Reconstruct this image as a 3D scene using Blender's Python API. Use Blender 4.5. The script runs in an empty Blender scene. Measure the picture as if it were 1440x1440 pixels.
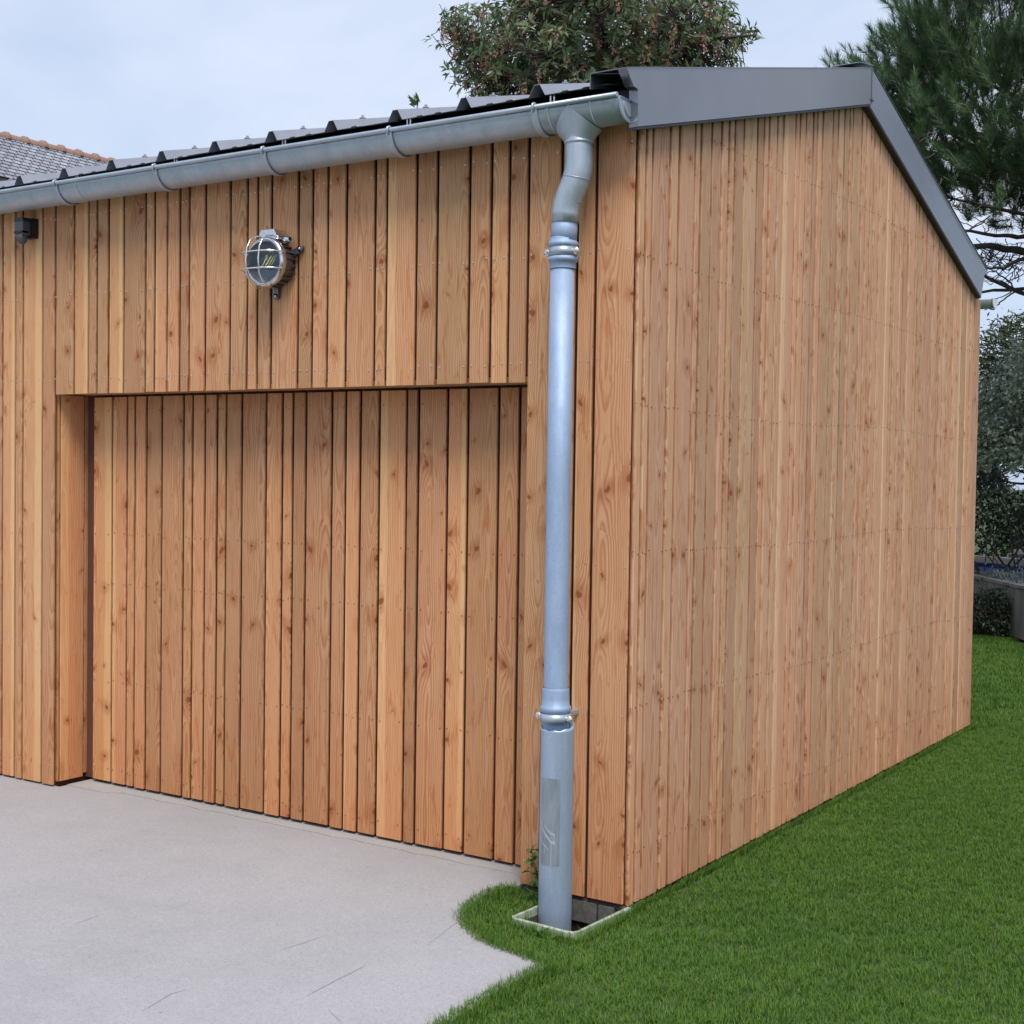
import bpy, bmesh, math, random
import numpy as np
from mathutils import Vector, Matrix, Euler
random.seed(7); rng = np.random.default_rng(7)
PI = math.pi
scene = bpy.context.scene
COL = scene.collection

# ------------------------------------------------------------------ camera
CPOS = np.array([2.4537, -4.5241, 1.62]); YAW, PITCH, ROLL, FPX = 0.5827, -0.0315, 0.0142, 1955.03
_f = np.array([-math.sin(YAW)*math.cos(PITCH), math.cos(YAW)*math.cos(PITCH), math.sin(PITCH)])
_r = np.array([math.cos(YAW), math.sin(YAW), 0.0]); _u = np.cross(_r, _f)
R_ = _r*math.cos(ROLL)+_u*math.sin(ROLL); U_ = -_r*math.sin(ROLL)+_u*math.cos(ROLL)
cam = bpy.data.cameras.new('camera'); cam_o = bpy.data.objects.new('camera', cam); COL.objects.link(cam_o)
cam.sensor_width = 36; cam.lens = FPX/1440*36; cam.clip_start = 0.05; cam.clip_end = 600
m = Matrix.Identity(4)
for i in range(3):
    m[i][0] = R_[i]; m[i][1] = U_[i]; m[i][2] = -_f[i]; m[i][3] = CPOS[i]
cam_o.matrix_world = m
scene.camera = cam_o
def at(x, y, t):                      # where a pixel of the photograph lies at depth t (metres)
    return Vector(CPOS+t*(_f+R_*(x-720)/FPX+U_*(720-y)/FPX))

# ------------------------------------------------------------------ world, sun, exposure
SUN_EL, SUN_AZ = math.radians(58), math.radians(141)      # azimuth measured from +Y clockwise
w = bpy.data.worlds.new('World'); scene.world = w; w.use_nodes = True
nt = w.node_tree; nt.nodes.clear()
def N(t, ty, **kw):
    n = t.nodes.new(ty)
    for k, v in kw.items():
        if k == 'inp':
            for a, b in v.items(): n.inputs[a].default_value = b
        else: setattr(n, k, v)
    return n
sky = N(nt, 'ShaderNodeTexSky', sky_type='NISHITA', sun_disc=False, sun_elevation=SUN_EL, sun_rotation=SUN_AZ, altitude=20, air_density=1.0, dust_density=1.5, ozone_density=1.2)
tc = N(nt, 'ShaderNodeTexCoord')
mp = N(nt, 'ShaderNodeMapping'); mp.inputs['Scale'].default_value = (1, 1, 2.2)
nz = N(nt, 'ShaderNodeTexNoise', inp={'Scale': 1.7, 'Detail': 6, 'Roughness': 0.5, 'Distortion': 0.4})
cr = N(nt, 'ShaderNodeValToRGB'); cr.color_ramp.elements[0].position = 0.30; cr.color_ramp.elements[1].position = 0.72
cr.color_ramp.elements[0].color = (.62, .62, .62, 1); cr.color_ramp.elements[1].color = (1, 1, 1, 1)
cl = N(nt, 'ShaderNodeMix', data_type='RGBA'); cl.inputs[6].default_value = (4.3, 5.7, 8.3, 1); cl.inputs[7].default_value = (7.3, 7.9, 9.2, 1)
mx = N(nt, 'ShaderNodeMix', data_type='RGBA')
bg = N(nt, 'ShaderNodeBackground', inp={'Strength': 0.098}); ow = N(nt, 'ShaderNodeOutputWorld')
L = nt.links.new
L(tc.outputs['Generated'], mp.inputs[0]); L(mp.outputs[0], nz.inputs['Vector']); L(nz.outputs[0], cr.inputs[0]); cr2 = N(nt, 'ShaderNodeMapRange', inp={1: .36, 2: .66}); L(nz.outputs[0], cr2.inputs[0]); L(cr2.outputs[0], cl.inputs[0])
L(cr.outputs[0], mx.inputs[0]); L(sky.outputs[0], mx.inputs[6]); L(cl.outputs[2], mx.inputs[7]); L(mx.outputs[2], bg.inputs[0]); L(bg.outputs[0], ow.inputs[0])
sun = bpy.data.lights.new('sun', 'SUN'); sun.energy = 2.7; sun.angle = math.radians(24); sun.color = (1, .95, .87)
so = bpy.data.objects.new('sun', sun); COL.objects.link(so)
sd = Vector((math.sin(SUN_AZ)*math.cos(SUN_EL), math.cos(SUN_AZ)*math.cos(SUN_EL), math.sin(SUN_EL)))
so.rotation_euler = sd.to_track_quat('Z', 'Y').to_euler(); so.location = (3, -5, 9)
scene.view_settings.view_transform = 'Standard'; scene.view_settings.look = 'None'
scene.view_settings.exposure = 0.25; scene.view_settings.gamma = 1.0; scene.view_settings.use_curve_mapping = False

# ------------------------------------------------------------------ materials
class Mat:
    def __init__(s, name):
        s.m = bpy.data.materials.new(name); s.m.use_nodes = True; s.t = s.m.node_tree; s.b = s.t.nodes['Principled BSDF']
    def n(s, ty, **kw): return N(s.t, ty, **kw)
    def l(s, a, b): s.t.links.new(a, b)
    def val(s, v):
        return v
    def math(s, op, a, b=None, c=None, clamp=False):
        n = s.t.nodes.new('ShaderNodeMath'); n.operation = op; n.use_clamp = clamp
        for i, v in enumerate((a, b, c)):
            if v is None: continue
            if isinstance(v, (int, float)): n.inputs[i].default_value = v
            else: s.l(v, n.inputs[i])
        return n.outputs[0]
    def vmath(s, op, a, b=None, scale=None):
        n = s.t.nodes.new('ShaderNodeVectorMath'); n.operation = op
        for i, v in enumerate((a, b)):
            if v is None: continue
            if isinstance(v, (tuple, list)): n.inputs[i].default_value = v
            else: s.l(v, n.inputs[i])
        if scale is not None:
            if isinstance(scale, (int, float)): n.inputs['Scale'].default_value = scale
            else: s.l(scale, n.inputs['Scale'])
        return n.outputs['Value'] if op in ('LENGTH', 'DOT_PRODUCT', 'DISTANCE') else n.outputs[0]
    def mix(s, f, a, b, mode='MIX'):
        n = s.n('ShaderNodeMix', data_type='RGBA', blend_type=mode)
        for k, v in ((0, f), (6, a), (7, b)):
            if isinstance(v, (int, float)): n.inputs[k].default_value = v
            elif isinstance(v, (tuple, list)): n.inputs[k].default_value = (*v, 1)[:4]
            else: s.l(v, n.inputs[k])
        return n.outputs[2]
    def mapr(s, v, a, b, c=0, d=1, smooth=False):
        n = s.n('ShaderNodeMapRange'); n.clamp = True
        if smooth: n.interpolation_type = 'SMOOTHSTEP'
        s.l(v, n.inputs[0])
        for i, k in enumerate((a, b, c, d)): n.inputs[i+1].default_value = k
        return n.outputs[0]
    def noise(s, v, scale, detail=3, rough=.5, dist=0, color=False):
        n = s.n('ShaderNodeTexNoise', inp={'Scale': scale, 'Detail': detail, 'Roughness': rough, 'Distortion': dist})
        if v is not None: s.l(v, n.inputs['Vector'])
        return n.outputs[1] if color else n.outputs[0]
    def obj(s): return s.n('ShaderNodeTexCoord').outputs['Object']
    def pos(s): return s.n('ShaderNodeNewGeometry').outputs['Position']
    def bump(s, h, strength=.3, dist=.01):
        n = s.n('ShaderNodeBump', inp={'Strength': strength, 'Distance': dist}); s.l(h, n.inputs['Height']); s.l(n.outputs[0], s.b.inputs['Normal'])
    def set(s, **kw):
        for k, v in kw.items():
            k = k.replace('_', ' ')
            if isinstance(v, (int, float)): s.b.inputs[k].default_value = v
            elif isinstance(v, (tuple, list)): s.b.inputs[k].default_value = (*v, 1)[:4] if len(v) == 3 else v
            else: s.l(v, s.b.inputs[k])
        return s

def mat_wood(name, tint=(1, 1, 1), knots=1.0):
    M = Mat(name); o = M.obj(); R = M.n('ShaderNodeObjectInfo').outputs['Random']
    wn = M.n('ShaderNodeTexWhiteNoise', noise_dimensions='1D'); M.l(R, wn.inputs['W'])
    R2 = wn.outputs['Value']; sp = M.n('ShaderNodeSeparateColor'); M.l(wn.outputs['Color'], sp.inputs[0]); ra, rb, rc = sp.outputs
    s = M.n('ShaderNodeSeparateXYZ'); M.l(o, s.inputs[0]); X, Y, Z = s.outputs
    zz = M.math('ADD', Z, M.math('MULTIPLY', R, 173.0))
    def xyz(a, b, c):
        n = M.n('ShaderNodeCombineXYZ')
        for i, v in enumerate((a, b, c)):
            if isinstance(v, (int, float)): n.inputs[i].default_value = v
            else: M.l(v, n.inputs[i])
        return n.outputs[0]
    P2 = xyz(X, M.math('MULTIPLY', R, 31.0), zz)
    # waviness of the grain along the board
    wob = M.math('SUBTRACT', M.noise(xyz(M.math('MULTIPLY', X, 3.0), M.math('MULTIPLY', R, 31), M.math('MULTIPLY', zz, 1.3)), 1.6, 2), .5)
    depth = M.math('ADD', M.math('MULTIPLY', M.noise(xyz(0.0, M.math('MULTIPLY', R, 77), M.math('MULTIPLY', zz, .9)), 1.0, 2), .16), -.05)
    xc = M.math('ADD', M.math('ADD', X, M.math('MULTIPLY', M.math('SUBTRACT', ra, .5), .13)), M.math('MULTIPLY', wob, .035))
    rad = M.math('SQRT', M.math('ADD', M.math('MULTIPLY', xc, xc), M.math('MULTIPLY', depth, depth)))
    # knots : cells about 8 x 22 cm, centres at random
    cx, cz = .09, .27
    uv = xyz(M.math('DIVIDE', X, cx), M.math('MULTIPLY', R, 57.0), M.math('DIVIDE', zz, cz))
    flat = M.n('ShaderNodeSeparateXYZ'); M.l(uv, flat.inputs[0])
    v2 = M.n('ShaderNodeTexVoronoi', voronoi_dimensions='2D', inp={'Scale': 1.0, 'Randomness': .9})
    c2 = xyz(M.math('ADD', flat.outputs[0], M.math('MULTIPLY', R, 211.0)), flat.outputs[2], 0.0); M.l(c2, v2.inputs['Vector'])
    dlt = M.vmath('SUBTRACT', c2, v2.outputs['Position']); dlt = M.vmath('MULTIPLY', dlt, (cx, cz, 1))
    vs = M.n('ShaderNodeSeparateColor'); M.l(v2.outputs['Color'], vs.inputs[0])
    # skewed elliptical knots
    ds = M.n('ShaderNodeSeparateXYZ'); M.l(dlt, ds.inputs[0])
    skew = M.math('MULTIPLY', M.math('SUBTRACT', vs.outputs[2], .5), 1.6)
    ez = M.math('ADD', ds.outputs[1], M.math('MULTIPLY', ds.outputs[0], skew))
    ang = M.math('MULTIPLY', M.math('SUBTRACT', M.noise(P2, 45, 3, .6), .5), .026)
    kd = M.math('ADD', M.math('SQRT', M.math('ADD', M.math('MULTIPLY', ds.outputs[0], ds.outputs[0]), M.math('MULTIPLY', M.math('MULTIPLY', ez, ez), 1.0))), ang)
    sz = M.math('MULTIPLY', M.mapr(vs.outputs[0], .40, 1.0, 0.0, 1.0), .022*knots); sz = M.math('MULTIPLY', sz, M.mapr(vs.outputs[1], 0, 1, .35, 1.0))      # knot radius, many cells have none
    sz = M.math('ADD', sz, .0001)
    q = M.math('DIVIDE', kd, sz)
    core = M.mapr(q, .55, 1.15, 1, 0, True)
    halo = M.mapr(q, .9, 5.0, 1, 0, True)
    # elongated swirl: grain flows around the knot
    dz = M.math('MULTIPLY', ez, .30)
    kd2 = M.math('SQRT', M.math('ADD', M.math('MULTIPLY', ds.outputs[0], ds.outputs[0]), M.math('MULTIPLY', dz, dz)))
    infl = M.math('EXPONENT', M.math('MULTIPLY', M.math('DIVIDE', kd2, M.math('MULTIPLY', sz, 2.1)), -1.0))
    rr = M.math('ADD', M.math('ADD', rad, M.math('MULTIPLY', infl, M.math('MULTIPLY', sz, 2.6))), M.math('MULTIPLY', M.noise(P2, 9, 3), .006))
    fr = M.math('FRACT', M.math('MULTIPLY', rr, M.math('ADD', 95.0, M.math('MULTIPLY', rb, 70))))
    ring = M.math('MULTIPLY', M.mapr(fr, 0.25, .9, 0, 1, True), M.mapr(fr, .9, 1.0, 1, 0, True))
    # fine straight fibres
    big0 = M.noise(xyz(M.math('MULTIPLY', X, 14), M.math('MULTIPLY', R, 23), M.math('MULTIPLY', zz, 1.4)), 1.0, 2, .5)
    fib = M.noise(xyz(M.math('MULTIPLY', X, 420), M.math('MULTIPLY', R, 91), M.math('MULTIPLY', zz, 6)), 1.0, 3, .6)
    big = M.noise(xyz(M.math('MULTIPLY', X, 9), M.math('MULTIPLY', R, 13), M.math('MULTIPLY', zz, 2.2)), 1.0, 3, .6)
    pale = M.mix(R2, (.61, .395, .25), (.605, .38, .232)); pale = M.mix(M.mapr(rc, .80, 1.0, 0, .7), pale, (.60, .42, .265))
    late = M.mix(R2, (.36, .165, .070), (.38, .165, .075))
    c = M.mix(M.math('MULTIPLY', ring, M.math('ADD', M.mapr(big0, .3, .7, .42, .85), M.math('MULTIPLY', halo, .5)), None, True), pale, late)
    c = M.mix(M.mapr(fib, .35, .7, 0, .5), c, late)
    flame = M.noise(xyz(M.math('MULTIPLY', X, 34), M.math('MULTIPLY', R, 67), M.math('MULTIPLY', zz, 5.0)), 1.0, 4, .65, 1.2)
    c = M.mix(M.mapr(flame, .55, .68, 0, .72), c, (.40, .155, .055))
    c = M.mix(M.mapr(big, .46, .80, 0, .40), c, (.44, .215, .105))
    c = M.mix(M.mapr(big, .2, .42, .35, 0), c, (.60, .42, .27))
    # pale sapwood along one edge of some boards
    side = M.math('MULTIPLY', X, M.math('SIGN', M.math('SUBTRACT', rb, .5)))
    sap = M.math('MULTIPLY', M.mapr(M.math('ADD', side, M.math('MULTIPLY', wob, .03)), .018, .028, 0, .55, True), M.mapr(ra, .80, .84, 0, .8))
    c = M.mix(sap, c, (.68, .50, .29))
    c = M.mix(M.math('MULTIPLY', halo, M.mapr(sz, .001, .006, 0, .5)), c, (.36, .155, .07))
    krim = M.math('MULTIPLY', core, M.mapr(sz, .001, .004, 0, .92))
    kr = M.math('FRACT', M.math('MULTIPLY', kd, 320))
    c = M.mix(krim, c, M.mix(M.math('MULTIPLY', kr, .6), (.27, .095, .035), (.13, .045, .02)))
    # dark resin streaks on a few boards
    st = M.noise(xyz(M.math('MULTIPLY', X, 60), M.math('MULTIPLY', R, 19), M.math('MULTIPLY', zz, 1.6)), 1.0, 2, .4)
    c = M.mix(M.math('MULTIPLY', M.mapr(st, .70, .78, 0, .6), M.mapr(rc, .30, .26, 0, 1)), c, (.19, .11, .10))
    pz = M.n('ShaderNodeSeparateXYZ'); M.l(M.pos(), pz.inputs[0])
    low_tone = M.mapr(M.math('ADD', pz.outputs[2], M.math('MULTIPLY', big, 1.1)), .35, 1.35, .55, 0, True)  # boards turn warmer and darker towards the ground, edge broken by noise
    c = M.mix(low_tone, c, (.86, .68, .50), 'MULTIPLY')
    br = M.math('ADD', .80, M.math('MULTIPLY', R2, .33))
    hs = M.n('ShaderNodeHueSaturation', inp={'Saturation': 1.0, 'Fac': 1.0}); M.l(c, hs.inputs['Color']); M.l(br, hs.inputs['Value'])
    M.l(M.math('ADD', .493, M.math('MULTIPLY', rb, .008)), hs.inputs['Hue'])
    c = M.mix(1.0, hs.outputs[0], tint, 'MULTIPLY')
    # end / edge of board darker planed grain is the same wood
    M.set(Base_Color=c, Roughness=.72); M.b.inputs['Specular IOR Level'].default_value = .25
    h = M.math('ADD', M.math('MULTIPLY', ring, -.5), M.math('ADD', M.math('MULTIPLY', fib, -.5), M.math('MULTIPLY', core, -.8)))
    M.bump(h, .35, .002)
    return M.m

def mat_simple(name, col, rough=.6, metal=0, noise=0, scale=20, spec=None, bump=0, col2=None, stretch=None, coord='obj'):
    M = Mat(name); v = M.obj() if coord == 'obj' else M.pos()
    if stretch: v = M.vmath('MULTIPLY', v, stretch)
    if noise or col2:
        n = M.noise(v, scale, 5, .6); c2 = col2 or tuple(x*(1-noise) for x in col)
        c = M.mix(M.mapr(n, .32, .68), col, c2); M.set(Base_Color=c)
        if bump: M.bump(n, bump, .004)
    else: M.set(Base_Color=col)
    M.set(Roughness=rough, Metallic=metal)
    if spec is not None: M.b.inputs['Specular IOR Level'].default_value = spec
    return M.m

def mat_zinc(name, c1, c2, rough=.38):
    M = Mat(name); o = M.obj()
    n1 = M.noise(M.vmath('MULTIPLY', o, (3, 3, 1)), 5, 5, .65); n2 = M.noise(M.vmath('MULTIPLY', o, (60, 60, 9)), 1, 4, .7); n3 = M.noise(o, 160, 2)
    c = M.mix(M.mapr(n1, .3, .7), c1, c2); c = M.mix(M.mapr(n2, .5, .75, 0, .35), c, tuple(min(1, x*1.5) for x in c2)); c = M.mix(M.mapr(n3, .55, .75, 0, .4), c, (.25, .27, .30))
    M.set(Base_Color=c, Metallic=.48, Roughness=M.mapr(n1, .2, .8, rough-.08, rough+.14)); M.bump(n2, .06, .002)
    return M.m

def mat_leaf(name, c1, c2, rough=.45, trans=.25, spec=.5, third=None):
    M = Mat(name); a = M.n('ShaderNodeAttribute', attribute_name='tint'); s = M.n('ShaderNodeSeparateColor'); M.l(a.outputs['Color'], s.inputs[0])
    c = M.mix(s.outputs[0], c1, c2)
    if third: c = M.mix(M.mapr(s.outputs[1], .9, .95), c, third)
    M.set(Base_Color=c, Roughness=rough); M.b.inputs['Specular IOR Level'].default_value = spec
    if trans:
        tr = M.n('ShaderNodeBsdfTranslucent'); M.l(c, tr.inputs[0]); mxs = M.n('ShaderNodeMixShader', inp={0: trans})
        out = M.t.nodes['Material Output']; M.l(M.b.outputs[0], mxs.inputs[1]); M.l(tr.outputs[0], mxs.inputs[2]); M.l(mxs.outputs[0], out.inputs[0])
    return M.m

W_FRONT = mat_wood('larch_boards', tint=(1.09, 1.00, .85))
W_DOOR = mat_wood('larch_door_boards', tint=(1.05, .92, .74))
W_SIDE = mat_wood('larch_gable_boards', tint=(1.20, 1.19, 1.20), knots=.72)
MEMB = mat_simple('brown_membrane', (.11, .040, .028), .8)
ZINC = mat_zinc('weathered_zinc', (.46, .52, .58), (.38, .44, .50))
ZINCP = mat_zinc('zinc_pipe', (.40, .50, .66), (.30, .40, .56), .64)
GALV = mat_zinc('galvanised_guard', (.40, .48, .60), (.33, .41, .53), .44)
GALVW = mat_simple('worn_grey_patch', (.22, .26, .30), .5, .4, col2=(.34, .38, .42), scale=30, stretch=(1, 1, .25))
ANTH = mat_simple('anthracite_coated_steel', (.215, .228, .255), .20, .70, noise=.10, scale=3, spec=.6)
ROOF = mat_simple('grey_coated_roof_sheet', (.36, .37, .41), .36, .35, noise=.15, scale=6)
DARKF = mat_simple('dark_eaves_board', (.018, .018, .024), .45)
BLACK = mat_simple('black_plastic', (.012, .012, .015), .4)
GREYP = mat_simple('grey_plastic', (.075, .08, .09), .35)
ALU = mat_simple('polished_aluminium', (.74, .75, .78), .24, 1.0, noise=.2, scale=40)
ALUD = mat_simple('cast_aluminium_dark', (.20, .20, .22), .4, .9, noise=.4, scale=30)
STEEL = mat_simple('nail_steel', (.62, .58, .52), .35, .6)
NAILD = mat_simple('dark_nail', (.20, .11, .07), .6, .3)
CREAM = mat_simple('wire_guard', (.75, .74, .70), .25, .8)
def mat_glass(name, tint=(1, 1, 1)):
    M = Mat(name); M.set(Base_Color=tint, Roughness=.03); M.b.inputs['Transmission Weight'].default_value = 1.0; M.b.inputs['IOR'].default_value = 1.25; return M.m
GLASS = mat_glass('clear_glass', (.9, .93, .97))
REFL = mat_simple('dull_blue_grey_reflector', (.20, .24, .30), .45, .5)
FILA = mat_simple('yellow_filament', (.85, .78, .30), .5)
SOIL = mat_simple('dark_soil', (.045, .035, .025), .95, col2=(.02, .017, .012), scale=60, bump=.6)
SOILL = mat_simple('lawn_soil', (.05, .09, .022), .95, col2=(.04, .065, .02), scale=40, bump=.6, coord='pos')
BLOCK = mat_simple('grey_block', (.15, .145, .13), .9, col2=(.075, .075, .065), scale=30, bump=.4)
MOSS = mat_simple('mossy_inner_wall', (.07, .085, .05), .9, col2=(.03, .03, .02), scale=25, bump=.5)
WPLAS = mat_simple('mossy_white_plastic', (.50, .52, .46), .6, col2=(.20, .26, .14), scale=26)
BARK = mat_simple('brown_bark', (.075, .055, .042), .9, col2=(.035, .028, .022), scale=12, bump=.5, stretch=(3, 3, 1))
BARKP = mat_simple('pine_bark', (.065, .052, .048), .9, col2=(.03, .025, .024), scale=10, bump=.5, stretch=(3, 3, 1))
TWIG = mat_simple('pale_twig', (.20, .16, .12), .8)
L_ARB = mat_leaf('broad_leaves', (.05, .095, .035), (.16, .21, .085), .38, .25, .45, third=(.27, .27, .10))
L_PINK = mat_leaf('pink_brown_flower_clusters', (.50, .25, .18), (.62, .36, .26), .7, .3, .2)
L_PINE = mat_leaf('pine_needles', (.036, .085, .032), (.18, .31, .125), .5, .3, .4)
L_CYP = mat_leaf('cypress_sprays', (.030, .048, .018), (.075, .095, .035), .7, .15, .3)
L_SILV = mat_leaf('silver_green_leaves', (.03, .05, .03), (.56, .64, .45), .28, .1, .7)
L_DARK = mat_leaf('dark_shrub_leaves', (.018, .032, .018), (.05, .075, .04), .5, .1, .4)
L_LAV = mat_leaf('silver_foliage', (.20, .25, .24), (.34, .40, .38), .7, .2, .3)
L_WEED = mat_leaf('weed_leaves', (.05, .13, .02), (.10, .22, .04), .5, .3)
def mat_grass():
    M = Mat('lawn_grass'); p = M.pos(); a = M.n('ShaderNodeAttribute', attribute_name='tint'); s = M.n('ShaderNodeSeparateColor'); M.l(a.outputs['Color'], s.inputs[0])
    n1 = M.noise(p, .9, 4, .6); n2 = M.noise(p, 6, 4, .6)
    c = M.mix(M.mapr(n1, .3, .7), (.068, .165, .016), (.125, .240, .028)); c = M.mix(M.mapr(n2, .4, .7, 0, .6), c, (.055, .135, .016))
    c = M.mix(M.mapr(s.outputs[0], 0, 1, 0, .55), c, (.13, .235, .035)); c = M.mix(M.mapr(s.outputs[1], .93, .95, 0, .7), c, (.22, .21, .09))
    M.set(Base_Color=c, Roughness=.55); M.b.inputs['Specular IOR Level'].default_value = .3
    tr = M.n('ShaderNodeBsdfTranslucent'); M.l(c, tr.inputs[0]); mxs = M.n('ShaderNodeMixShader', inp={0: .3})
    out = M.t.nodes['Material Output']; M.l(M.b.outputs[0], mxs.inputs[1]); M.l(tr.outputs[0], mxs.inputs[2]); M.l(mxs.outputs[0], out.inputs[0])
    return M.m
GRASS = mat_grass()
def mat_concrete(name, base, dark, light):
    M = Mat(name); p = M.pos()
    n1 = M.noise(p, 1.1, 5, .6); n2 = M.noise(p, 7, 4, .6); n3 = M.noise(p, 150, 2, .6); n4 = M.noise(p, 62, 3, .7)
    c = M.mix(M.mapr(n1, .3, .7), base, dark); c = M.mix(M.mapr(n2, .4, .75, 0, .35), c, light)
    c = M.mix(M.mapr(n3, .50, .70, 0, .5), c, tuple(x*.55 for x in base)); c = M.mix(M.mapr(n4, .56, .74, 0, .35), c, tuple(min(1, x*1.4) for x in base))
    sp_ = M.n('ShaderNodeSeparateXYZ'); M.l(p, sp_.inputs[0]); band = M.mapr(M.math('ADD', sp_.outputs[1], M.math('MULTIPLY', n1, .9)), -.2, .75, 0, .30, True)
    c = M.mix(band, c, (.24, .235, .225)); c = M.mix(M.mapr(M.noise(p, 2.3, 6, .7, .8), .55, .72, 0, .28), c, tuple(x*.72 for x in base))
    v = M.n('ShaderNodeTexVoronoi', inp={'Scale': 9.0, 'Randomness': 1}); M.l(p, v.inputs['Vector'])
    c = M.mix(M.mapr(v.outputs['Distance'], .035, .05, .5, 0), c, (.14, .125, .11))
    M.set(Base_Color=c, Roughness=.85); M.b.inputs['Specular IOR Level'].default_value = .3
    M.bump(M.math('ADD', n3, n4), .5, .003); return M.m
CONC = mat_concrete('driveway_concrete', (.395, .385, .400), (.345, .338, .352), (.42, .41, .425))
SILL = mat_concrete('sill_concrete', (.42, .41, .405), (.36, .35, .335), (.48, .47, .465))
CRACK = mat_simple('crack_dirt', (.31, .30, .30), .95)
SLATE = None
def mat_slate():
    M = Mat('weathered_slate'); o = M.obj(); R = M.n('ShaderNodeObjectInfo').outputs['Random']
    ov = M.vmath('ADD', o, None); n = M.t.nodes[-1]
    cmb = M.n('ShaderNodeCombineXYZ'); M.l(M.math('MULTIPLY', R, 40), cmb.inputs[0]); M.l(cmb.outputs[0], n.inputs[1])
    t = M.noise(ov, 14, 5, .65)
    c = M.mix(R, (.25, .25, .29), (.40, .41, .46)); c = M.mix(M.mapr(t, .50, .70, 0, .8), c, (.09, .075, .07))
    M.set(Base_Color=c, Roughness=.5); M.bump(t, .3, .003); return M.m
SLATE = mat_slate()
MOSSR = mat_simple('dark_roof_joints', (.022, .018, .017), .95)
TERRA = mat_simple('old_clay_ridge_tile', (.34, .18, .13), .85, col2=(.20, .14, .115), scale=12, bump=.4)
RENDER_ = mat_simple('pale_render', (.55, .52, .47), .9, noise=.15, scale=4)
OLDT = mat_simple('weathered_grey_timber', (.24, .21, .18), .9, col2=(.12, .105, .09), scale=8, bump=.5, stretch=(1, 1, .12))
PALET = mat_simple('pale_timber_beam', (.42, .36, .28), .8, col2=(.30, .26, .21), scale=10, stretch=(.2, .2, 2))
TARP = mat_simple('blue_pool_cover', (.05, .10, .36), .35, noise=.5, scale=5, bump=.3)
TARPL = mat_simple('pale_blue_cover_top', (.20, .30, .62), .35, noise=.3, scale=5, bump=.3)

# ------------------------------------------------------------------ mesh helpers
class MB:
    def __init__(s): s.v = []; s.f = []; s.sm = []
    def add(s, vs, fs, smooth=False):
        k = len(s.v); s.v += [tuple(x) for x in vs]; s.f += [tuple(i+k for i in f) for f in fs]; s.sm += [smooth]*len(fs); return s
    def box(s, a, b):
        (x0, y0, z0), (x1, y1, z1) = a, b
        return s.add([(x0, y0, z0), (x1, y0, z0), (x1, y1, z0), (x0, y1, z0), (x0, y0, z1), (x1, y0, z1), (x1, y1, z1), (x0, y1, z1)],
                     [(0, 3, 2, 1), (4, 5, 6, 7), (0, 1, 5, 4), (1, 2, 6, 5), (2, 3, 7, 6), (3, 0, 4, 7)])
    def prism(s, poly, axis, a, b, smooth=False):        # polygon in the two other axes, extruded from a to b
        n = len(poly)
        def p(q, t): return {0: (t, q[0], q[1]), 1: (q[0], t, q[1]), 2: (q[0], q[1], t)}[axis]
        vs = [p(q, a) for q in poly]+[p(q, b) for q in poly]
        return s.add(vs, [tuple(range(n))[::-1], tuple(range(n, 2*n))]+[(i, (i+1) % n, n+(i+1) % n, n+i) for i in range(n)], smooth)
    def rings(s, rings, close=True, caps=True, smooth=True):
        n = len(rings[0]); k0 = []
        vs = [q for r in rings for q in r]; fs = []
        for i in range(len(rings)-1):
            for j in range(n if close else n-1):
                j2 = (j+1) % n; fs.append((i*n+j, i*n+j2, (i+1)*n+j2, (i+1)*n+j))
        s.add(vs, fs, smooth)
        if caps and close:
            k = len(s.v)-len(vs); s.f += [tuple(k+j for j in range(n))[::-1], tuple(k+(len(rings)-1)*n+j for j in range(n))]; s.sm += [False, False]
        return s
    def tube(s, pts, rads, n=16, caps=True, smooth=True):
        pts = [Vector(p) for p in pts]
        if isinstance(rads, (int, float)): rads = [rads]*len(pts)
        rs = []; ref = None
        for i, p in enumerate(pts):
            d = (pts[min(i+1, len(pts)-1)]-pts[max(i-1, 0)]).normalized()
            if ref is None:
                a = Vector((0, 0, 1)) if abs(d.z) < .9 else Vector((1, 0, 0)); e1 = d.cross(a).normalized()
            else: e1 = (ref-d*ref.dot(d)).normalized()
            ref = e1; e2 = d.cross(e1)
            rs.append([tuple(p+(e1*math.cos(2*PI*j/n)+e2*math.sin(2*PI*j/n))*rads[i]) for j in range(n)])
        return s.rings(rs, True, caps, smooth)
    def lathe(s, prof, c=(0, 0, 0), axis=2, n=32, smooth=True, caps=False, a0=0, a1=2*PI):
        full = abs(a1-a0-2*PI) < 1e-6; m_ = n if full else n+1; rs = []
        for r, h in prof:
            ring = []
            for j in range(m_):
                t = a0+(a1-a0)*j/n; a, b = r*math.cos(t), r*math.sin(t)
                q = {2: (a, b, h), 1: (a, h, b), 0: (h, a, b)}[axis]; ring.append((c[0]+q[0], c[1]+q[1], c[2]+q[2]))
            rs.append(ring)
        return s.rings(rs, full, caps, smooth)
    def build(s, name, mat, parent=None, loc=None, rotz=None):
        me = bpy.data.meshes.new(name); me.from_pydata(s.v, [], s.f); me.update()
        bm = bmesh.new(); bm.from_mesh(me); bmesh.ops.recalc_face_normals(bm, faces=bm.faces); bm.to_mesh(me); bm.free()
        me.polygons.foreach_set('use_smooth', s.sm); me.materials.append(mat)
        o = bpy.data.objects.new(name, me); COL.objects.link(o)
        if parent: o.parent = parent
        if loc is not None: o.location = loc
        if rotz is not None: o.rotation_euler = (0, 0, rotz)
        return o
def tag(o, label=None, cat=None, group=None, kind=None):
    if label: o['label'] = label
    if cat: o['category'] = cat
    if group: o['group'] = group
    if kind: o['kind'] = kind
    return o
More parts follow.
